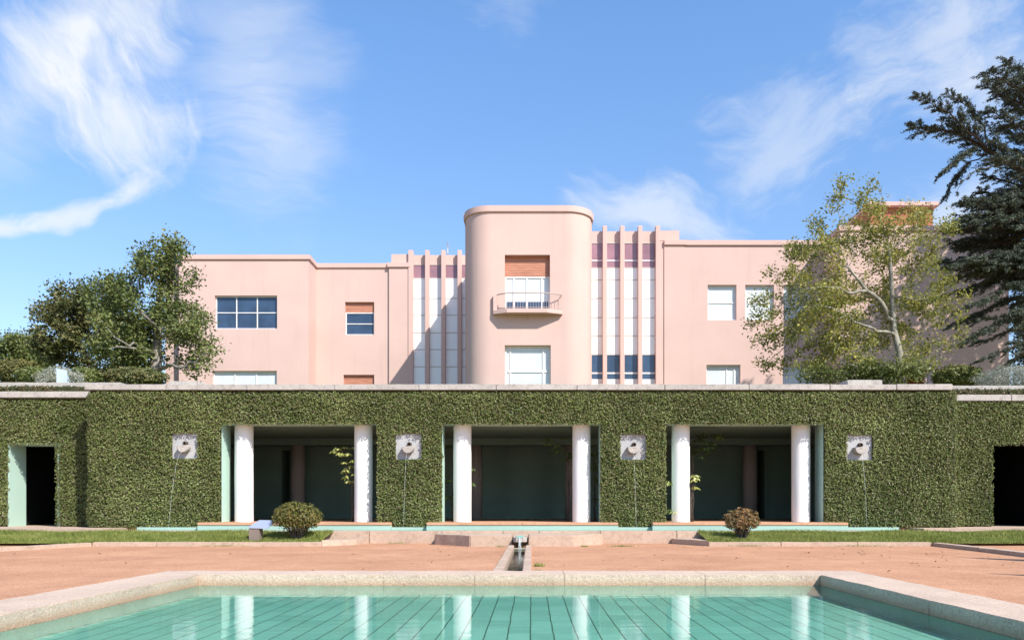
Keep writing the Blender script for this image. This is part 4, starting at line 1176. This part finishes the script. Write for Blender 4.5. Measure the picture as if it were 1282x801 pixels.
def mound(name, label, px, py, rx, ry, D, dep, leaf, n, size, cat='shrub', core=True, spiky=0.0, bottom=None):
    """a shrub: leaves in the outer shell of an uneven mound, over its stems"""
    c = P(px, py, D); s = D / F; zb = bottom if bottom is not None else c.z - ry * s
    t = empty(name, (c.x, c.y, zb), label, cat)
    u = unit(R.normal(0, 1, (n, 3)))
    k = np.array([1 + 0.22 * mnoise.noise(Vector(q) * 2.3 + Vector((px, 0, 0))) + 0.10 * mnoise.noise(Vector(q) * 6) for q in u])
    rr = (R.uniform(0.45, 1.0, n) ** 0.45) * k
    pts = np.array(c) + u * rr[:, None] * np.array([rx * s, dep, ry * s])
    keep = pts[:, 2] > zb + 0.02
    pts, u = pts[keep], u[keep]
    leaf_mesh('foliage', pts, u + np.array([0, -.1, .35]), size, leaf, t, 0.6, 0.55 if not spiky else 0.25, 0.0, axis=(u * spiky if spiky else None))
    m = MB()
    for i in range(9):
        a = random.uniform(0, 2 * PI); q = Vector((c.x + math.cos(a) * rx * s * .6, c.y + math.sin(a) * dep * .6, c.z + random.uniform(-.2, .3) * ry * s))
        b0 = Vector((c.x + math.cos(a) * rx * s * .12, c.y + math.sin(a) * dep * .12, zb - 0.02))
        m.tube([b0, (b0 + q) / 2 + Vector((0, 0, -.05 * ry * s)), q], [0.02 + .02 * dep, .015 + .012 * dep, 0.008], 5)
    m.build('stem', M['bark'], t)
    return t


mound('yellow_shrub', 'olive yellow clipped shrub at the far left edge', 22, 466, 34, 16, 45, 1.2, M['yellow_leaf'], 5000, 0.16, bottom=4.3)
mound('green_shrub', 'low dark green shrub behind the silver one at left', 45, 472, 24, 12, 38, 0.9, M['left_leaf'], 3500, 0.12, bottom=4.3)
mound('green_shrub', 'low green shrub right of the grey sign panel', 108, 472, 18, 12, 36, 0.8, M['left_leaf'], 3000, 0.12, bottom=4.3)
mound('green_shrub', 'dark shrub in front of the old tree trunk', 168, 473, 40, 13, 37, 1.1, M['brown_leaf'], 4500, 0.13, bottom=4.3)
mound('silver_shrub', 'pale silver feathery shrub behind the grey sign panel', 76, 476, 30, 17, 31, 0.7, M['grey_leaf'], 2600, 0.10, spiky=1.0, bottom=4.3)
mound('silver_shrub', 'dense silver grey dome shrub on the terrace below the cedar', 1268, 478, 44, 21, 31, 1.1, M['grey_leaf'], 9000, 0.085, spiky=1.0, bottom=4.3)
mound('dark_shrub', 'dark shaded shrub between the small tree and the silver dome shrub', 1200, 472, 30, 15, 36, 1.0, M['lower_leaf'], 5000, 0.13, bottom=4.3)
p = P(77, 470, 27.5)
sg = empty('sign_panel', (p.x, p.y, 4.6), 'blank pale blue grey sign panel on the terrace before the silver shrub', 'sign')
m = MB(); w0 = 0.16
m.add([(p.x - w0, p.y - .02, 4.66), (p.x + w0, p.y + .04, 4.66), (p.x + w0, p.y + .04, wz(463.5, 27.5)), (p.x - w0, p.y - .02, wz(461, 27.5)),
       (p.x - w0, p.y + .0, 4.66), (p.x + w0, p.y + .06, 4.66), (p.x + w0, p.y + .06, wz(463.5, 27.5)), (p.x - w0, p.y + .0, wz(461, 27.5))],
      [(0, 1, 2, 3), (4, 7, 6, 5), (0, 3, 7, 4), (1, 5, 6, 2), (3, 2, 6, 7), (0, 4, 5, 1)])
m.build('panel', simple('sign_blue_grey', (0.42, 0.50, 0.56), 0.5), sg)
MB().box(p.x - .03, p.x + .03, p.y + .05, p.y + .09, 4.24, 5.1).build('post', M['metal'], sg)

# cedar ------------------------------------------------------------------------
DC = 37.0
ced = empty('cedar_tree', P(1335, 490, DC), 'huge dark blue green cedar with layered boughs at the right edge', 'tree')
tx = P(1335, 490, DC)
m = MB(); m.tube([tx, P(1333, 380, DC), P(1328, 250, DC), P(1322, 150, DC), P(1319, 100, DC), P(1317, 72, DC)], [0.55, 0.48, 0.40, 0.28, 0.15, 0.05], 12)
npt, ndir = [], []


def bough(pts, r0=0.12, L=1.1, dens=1.0, droop=0.15):
    """a limb with flat side sprays of needles"""
    pts = [Vector(p) for p in pts]
    fine = []
    for a, b_ in zip(pts[:-1], pts[1:]):
        k = max(2, int((b_ - a).length / 0.25))
        for i in range(k):
            fine.append(a.lerp(b_, i / k) + Vector(R.normal(0, 0.03, 3)))
    fine.append(pts[-1]); n = len(fine)
    m.tube(fine, [max(0.012, r0 * (1 - i / n) ** 0.8) for i in range(n)], 6)
    for i in range(n):
        t = i / n
        if t < 0.18: continue
        for sd in (-1, 1):
            for rep in range(2):
                if random.random() > 0.85 * dens: continue
                d = (fine[min(i + 1, n - 1)] - fine[i - 1]).normalized()
                s = d.cross(Vector((0, 0, 1))).normalized() * sd
                ln = L * (1.15 - 0.75 * t) * random.uniform(0.5, 1.15)
                dr = (d * random.uniform(0.5, 1.0) + s * random.uniform(0.4, 1.1) + Vector((0, 0, random.uniform(-.25, .28)))).normalized()
                q = fine[i] + dr * ln - Vector((0, 0, droop * ln))
                m.tube([fine[i], fine[i].lerp(q, .5) + Vector((0, 0, .08 * ln)), q], [0.016, 0.011, 0.005], 3, True, False)
                kk = int(ln * 85)
                for j in range(kk):
                    u = random.uniform(0.12, 1.05)
                    p = fine[i].lerp(q, u) + Vector((0, 0, .16 * ln * u * (1 - u) * 2))
                    jit = 0.24 * (1.1 - 0.6 * u) * ln
                    p = p + Vector((random.gauss(0, jit * .6), random.gauss(0, jit * .6), random.gauss(0, jit * .22)))
                    npt.append(tuple(p))
                    nd = dr + Vector((random.gauss(0, .75), random.gauss(0, .75), random.gauss(.2, .5)))
                    ndir.append(tuple(nd))


random.seed(21)
def B(px, py, dd=0.0): return P(px, py, DC + dd)
# the high limb reaching out to the left
bough([B(1326, 262), B(1285, 218), B(1240, 190), B(1196, 165), B(1140, 160)], 0.17, 1.5, 1.0, .05)
bough([B(1240, 190), B(1214, 165, -.8), B(1185, 140, -1.0), B(1150, 122, -1)], 0.07, 1.1, .9, .0)
bough([B(1240, 190), B(1232, 160, .6), B(1212, 133, .9), B(1188, 118, 1)], 0.06, 1.0, .8, .0)
bough([B(1225, 182), B(1205, 195, -1), B(1180, 215, -1.3)], 0.05, 0.8, .8, .4)
bough([B(1238, 190), B(1215, 205, .5), B(1195, 222, .9), B(1182, 246, 1)], 0.04, 0.7, .8, .55)
bough([B(1262, 205), B(1225, 212, -.5), B(1205, 226, -.8), B(1198, 240, -1)], 0.04, 0.5, .45, .4)
# top right
for (x, y, x2, y2, dd) in ((1322, 150, 1232, 108, 0), (1320, 130, 1238, 92, -1.5), (1320, 110, 1262, 82, 1), (1324, 180, 1240, 140, -1), (1326, 200, 1258, 165, 1.2), (1320, 90, 1255, 100, -.5), (1324, 160, 1262, 128, 2)):
    bough([B(x, y), B((x + x2) / 2, (y + y2) / 2 + 2, dd * .6), B(x2, y2, dd)], 0.09, 1.25, .9, .1)
# middle tier
for k in range(20):
    y = 238 + k * 5.6 + random.uniform(-6, 6); e = random.uniform(1178, 1232) + (14 if k < 4 else 0)
    dd = random.uniform(-2.6, 2.6)
    bough([B(1328, y + 18), B((1328 + e) / 2, y + 2, dd * .6), B(e, y + random.uniform(-4, 12), dd)], 0.10, 1.25, .85, .12)
for (x, y, x2, y2, dd) in ((1326, 250, 1236, 222, 1.5), (1326, 235, 1246, 198, -2), (1327, 262, 1228, 240, -1), (1325, 215, 1256, 185, 2.2), (1327, 270, 1216, 254, .5)):
    bough([B(x, y), B((x + x2) / 2, (y + y2) / 2 - 2, dd * .6), B(x2, y2, dd)], 0.09, 1.2, .9, .1)
# lower drooping tier
for (y, e, ye, dd) in ((330, 1182, 352, -1.5), (345, 1176, 372, 1), (355, 1196, 392, -2), (372, 1188, 408, .6), (338, 1206, 366, 2.2), (318, 1172, 330, 0.5), (390, 1208, 428, -1)):
    bough([B(1330, y), B((1330 + e) / 2, y + 4, dd * .6), B(e, ye, dd)], 0.09, 1.1, .8, .22)
for (y, e, ye, dd) in ((398, 1205, 402, -1), (412, 1215, 432, .8), (428, 1225, 452, -2), (405, 1238, 398, 2), (440, 1240, 470, 1)):
    bough([B(1330, y - 4), B((1330 + e) / 2, y, dd * .6), B(e, ye, dd)], 0.07, 0.8, .55, .2)
for k in range(12):     # the side away from the picture, it shades the villa
    y = 90 + k * 30; dd = random.uniform(-3, 3)
    bough([B(1326, y + 15), B(1390, y, dd * .6), B(1440 + random.uniform(0, 40), y + 8, dd)], 0.10, 1.4, .7, .12)
m.build('trunk', M['bark'], ced, recalc=False)
npt = np.array(npt); ndir = unit(np.array(ndir))
leaf_mesh('crown', npt, unit(R.normal(0, .5, npt.shape) + np.array([0, -.2, .8])), 0.19, M['cedar_leaf'], ced, 0.5, 0.22, 0.0, 0.03, axis=ndir * 2.2)
print('cedar needles', len(npt))

# a second cedar outside the frame: it shades the right end of the villa
tree('cedar_tree', 'second big cedar standing right of the first, shading the villa end', (31.5, 38.5, 4.2), [(31.4, 38.5, 12), (31.3, 38.5, 20), (31.2, 38.5, 25)],
     [(CX + x / 38.5 * F, CY - (z - EYE) / 38.5 * F, rx / 38.5 * F, rz / 38.5 * F, 38.5, rd) for (x, z, rx, rz, rd) in ((29, 14, 3.2, 2, 3), (31, 18, 5, 2.2, 4), (30, 21.5, 4.6, 1.8, 4), (31, 25, 3.5, 2, 3), (35, 16, 3, 4, 3))],
     500, M['cedar_leaf'], M['bark'], 9000, 0.42, 0.02, 0.4, 4, 1.0, 0.6, scatter=0.45)

# columnar cypresses standing right of the frame (their shadows cross the gravel)
def cypress(x, y, h, label):
    t = empty('cypress_tree', (x, y, 0), label, 'tree', 'slender cypresses right of the pool')
    n = 5000; z = R.uniform(0.05, 1, n) ** 0.9; a = R.uniform(0, 2 * PI, n); rr = 0.34 * np.sin(np.clip(z * 1.05, 0, 1) * PI) ** .6 * (R.uniform(.4, 1, n) ** .5)
    pts = np.stack([x + np.cos(a) * rr, y + np.sin(a) * rr, 0.2 + z * (h - .2)], 1)
    leaf_mesh('crown', pts, np.stack([np.cos(a), np.sin(a), 0 * a + .3], 1), 0.12, M['cedar_leaf'], t, .5, .4)
    MB().tube([(x, y, -.05), (x, y, h * .8)], [.08, .03], 8).build('trunk', M['bark'], t)
cypress(11.35, 12.15, 4.4, 'slender dark cypress beside the pool terrace, casting a thin shadow on the gravel')
cypress(10.2, 7.9, 4.9, 'second slender cypress nearer the pool, casting a thin shadow on the gravel')

# bushes on the lawn beds ---------------------------------------------------------
def bush(name, label, px, py_base, D, w, h, leaf, n, size, zb, seed, sparse=0.0, flat=0.0):
    random.seed(seed)
    c = Vector((wx(px, D), D, zb)); t = empty(name, c, label, 'bush')
    m = MB(); tips = []
    for i in range(34):
        a = random.uniform(0, 2 * PI); e = random.uniform(0.15, 1.0)
        top = c + Vector((math.cos(a) * w * .46 * e, math.sin(a) * w * .42 * e, h * (0.95 - .35 * e * e) * random.uniform(.8, 1.03)))
        mid = c.lerp(top, .45) + Vector((math.cos(a) * w * .05, math.sin(a) * w * .05, .03))
        m.tube([c + Vector((math.cos(a) * .07, math.sin(a) * .07, -.03)), mid, top], [.018, .012, .005], 5, True, False)
        tips.append((mid, top))
    m.build('stem', M['bark'], t)
    pts = []; nor = []
    while len(pts) < n:
        u = unit(R.normal(0, 1, (1, 3)))[0]
        k = 1 + 0.16 * mnoise.noise(Vector(u) * 2.6 + Vector((seed, 0, 0))) + .10 * mnoise.noise(Vector(u) * 6 + Vector((seed, 0, 0)))
        rr = (random.uniform(.3, 1) ** .4) * k
        q = Vector(u) * rr
        if sparse and mnoise.noise(q * 3.2 + Vector((0, seed, 0))) < -0.12 - (0.2 - sparse): continue
        if q.z < -0.55 and random.random() < .8: continue
        p = c + Vector((q.x * w * .5, q.y * w * .46, h * .58 + q.z * h * .44))
        pts.append(tuple(p)); nor.append(tuple(u + np.array([0, 0, .3])))
    leaf_mesh('foliage', np.array(pts), np.array(nor), size, leaf, t, .6, .55, 0)
    return t


bush('round_bush', 'rounded green bush with yellowing side on the lawn beside the lectern sign', 372, 672, 20.95, 1.22, 0.92, M['bush_leaf'], 5200, 0.062, 0.17, 3)
bush('scorched_bush', 'small sparse bush with orange brown leaves on the right lawn bed', 929, 671, 20.95, 0.92, 0.78, M['bush2_leaf'], 1900, 0.062, 0.17, 8, 0.24)

# lectern sign ---------------------------------------------------------------------
D = 20.75; x = wx(329, D); zb = 0.12
lec = empty('lectern_sign', (x, D, zb), 'low lectern sign with tilted bluish plate on dark leg beside the rounded bush', 'sign')
zf, zk = wz(659.5, D - .12), wz(651, D + .18)
m = MB(); x0, x1 = wx(313, D), wx(343, D); sk = 0.12
m.add([(x0, D - .14, zf), (x1 - sk, D - .14, zf - .02), (x1, D + .2, zk), (x0 + sk + .05, D + .2, zk + .01)] +
      [(x0, D - .14, zf - .025), (x1 - sk, D - .14, zf - .045), (x1, D + .2, zk - .025), (x0 + sk + .05, D + .2, zk - .015)],
      [(0, 1, 2, 3), (7, 6, 5, 4), (0, 4, 5, 1), (1, 5, 6, 2), (2, 6, 7, 3), (3, 7, 4, 0)])
m.build('plate', M['steel'], lec)
m = MB()
m.prism([(x0 + .01, D - .12), (x0 + .27, D - .12), (x0 + .30, D + .1), (x0 + .05, D + .1)], zb - .05, zf - .03); m.build('leg', M['sign_leg'], lec, 0.006)

# fallen leaves on the gravel, tufts of weeds along the stones
n = 260
X = np.concatenate([R.uniform(-11, 11, 80), R.normal(6.5, 2.0, 40)]); Y = np.concatenate([R.uniform(11.2, 20, 80), R.uniform(11.2, 19.8, 40)])
keep = np.abs(X + 0.27) > 0.5
o = leaf_mesh('fallen_leaves', np.stack([X, Y, 0 * X + 0.012], 1)[keep], np.tile(np.array([[0, 0, 1.0]]), (keep.sum(), 1)), 0.07, leaf_mat('dry_leaves', [(0.10, 0.05, 0.025), (0.25, 0.13, 0.06), (0.36, 0.24, 0.10)], 1, 0.1), None, 0.3, 0.5)
tag(o, 'dry leaves scattered on the gravel', None, None, 'stuff')
V = []
for (cx_, cy_, rx_, ry_, cnt, hh) in ((0.13, 13.3, .10, .12, 90, .07), (0.10, 11.9, .06, .25, 90, .05), (2.2, 20.0, .35, .05, 160, .05), (1.3, 19.95, .12, .03, 60, .05), (-3.6, 21.7, .3, .06, 70, .05), (-0.75, 19.9, .15, .03, 60, .04), (5.4, 20.17, .5, .03, 120, .04), (-7.6, 20.16, .7, .03, 160, .04), (8.2, 20.16, .7, .03, 140, .045)):
    for k in range(cnt):
        x_, y_ = random.gauss(cx_, rx_ * .5), random.gauss(cy_, ry_ * .5); h_ = hh * random.uniform(.5, 1.3); a_ = random.uniform(0, 6.28)
        V += [(x_ - .006 * math.cos(a_), y_ - .006 * math.sin(a_), 0), (x_ + .006 * math.cos(a_), y_ + .006 * math.sin(a_), 0), (x_ + random.gauss(0, h_ * .5), y_ + random.gauss(0, h_ * .5), h_)]
o = fast_mesh('weeds', np.array(V), np.arange(len(V)).reshape(-1, 3), M['grass']); tag(o, 'small weeds growing along the stone edges', None, None, 'stuff')

# climbers in the loggia -------------------------------------------------------------
def climber(label, cl, leaf, size, D, foot):
    """cl: clusters (px, py, r px, count)"""
    c0 = Vector((wx(foot, D), D, TZ)); t = empty('climbing_plant', c0, label, 'plant')
    pts = []; nor = []; m = MB()
    for (px, py, rr, n) in cl:
        c = P(px, py, D); s = D / F * rr
        m.tube([c0 + (Vector((c0.x, c.y, c.z)) - c0) * t + Vector((.04 * math.sin(t * 9 + px), .12, 0)) for t in (0, .25, .5, .75, .95)] + [c], [.014, .013, .012, .010, .009, .006], 5)
        for i in range(max(2, n // 8)):      # whorls of drooping leaves
            w = c + Vector((random.gauss(0, s * .45), random.gauss(0, .16), random.gauss(0, s * .55)))
            m.tube([c, w], [.007, .004], 4)
            for k in range(8):
                a = 2 * PI * k / 8 + random.uniform(-.3, .3); d = Vector((math.cos(a), math.sin(a), -.35))
                pts.append(tuple(w + d * size * .55)); nor.append((math.cos(a) * .5, math.sin(a) * .5 - .2, .75, *d))
    m.build('stem', M['bark'], t)
    q = np.array(nor)
    leaf_mesh('foliage', np.array(pts), q[:, :3], size, leaf, t, .2, .42, 0, .08, axis=q[:, 3:] * 2.5)


random.seed(5)
climber('pale variegated climber beside the left bay right column, lit by the sun', [(430, 566, 11, 64), (434, 585, 11, 64), (437, 597, 7, 24)], M['varieg'], 0.16, 23.95, 440)
climber('dark vine hanging at the top of the middle bay beside its right column', [(688, 556, 10, 48), (703, 560, 12, 56), (708, 572, 7, 24)], M['vine'], 0.15, 24.5, 712)
climber('vine between the middle bay right column and its jamb', [(744, 585, 6, 40), (745, 600, 5, 32), (743, 568, 5, 24), (746, 625, 4, 16)], M['vine'], 0.13, 24.3, 745)
climber('thin vine behind the middle bay left column', [(562, 560, 4, 24), (562, 600, 5, 32), (563, 622, 5, 40), (592, 588, 4, 16), (592, 606, 3, 16)], M['vine'], 0.13, 24.3, 566)
climber('dark vine under the ceiling of the right bay beside its left column', [(876, 548, 14, 56), (888, 556, 14, 72), (870, 565, 12, 56), (898, 545, 8, 32)], M['vine'], 0.16, 24.6, 868)
climber('pale variegated climber low beside the right bay left column', [(868, 595, 8, 40), (870, 607, 7, 32), (838, 606, 4, 32), (838, 640, 4, 16)], M['varieg'], 0.14, 23.9, 866)

# ================================================================= CAMERA
cam = bpy.data.cameras.new('camera'); cam.sensor_width = 36; cam.lens = 36 * F / 1282
cam.shift_x = -(CX - 641) / 1282; cam.shift_y = (CY - 400.5) / 1282
cam.clip_start = 0.05; cam.clip_end = 2000
co = bpy.data.objects.new('camera', cam); COL.objects.link(co); co.location = (0, 0, EYE); co.rotation_euler = (PI / 2, 0, 0)
scene.camera = co
scene.view_settings.view_transform = 'Standard'; scene.view_settings.look = 'None'
scene.view_settings.exposure = 0.76; scene.view_settings.gamma = 1.0
scene.cycles.max_bounces = 8; scene.cycles.transparent_max_bounces = 16
scene.cycles.caustics_reflective = False; scene.cycles.caustics_refractive = False
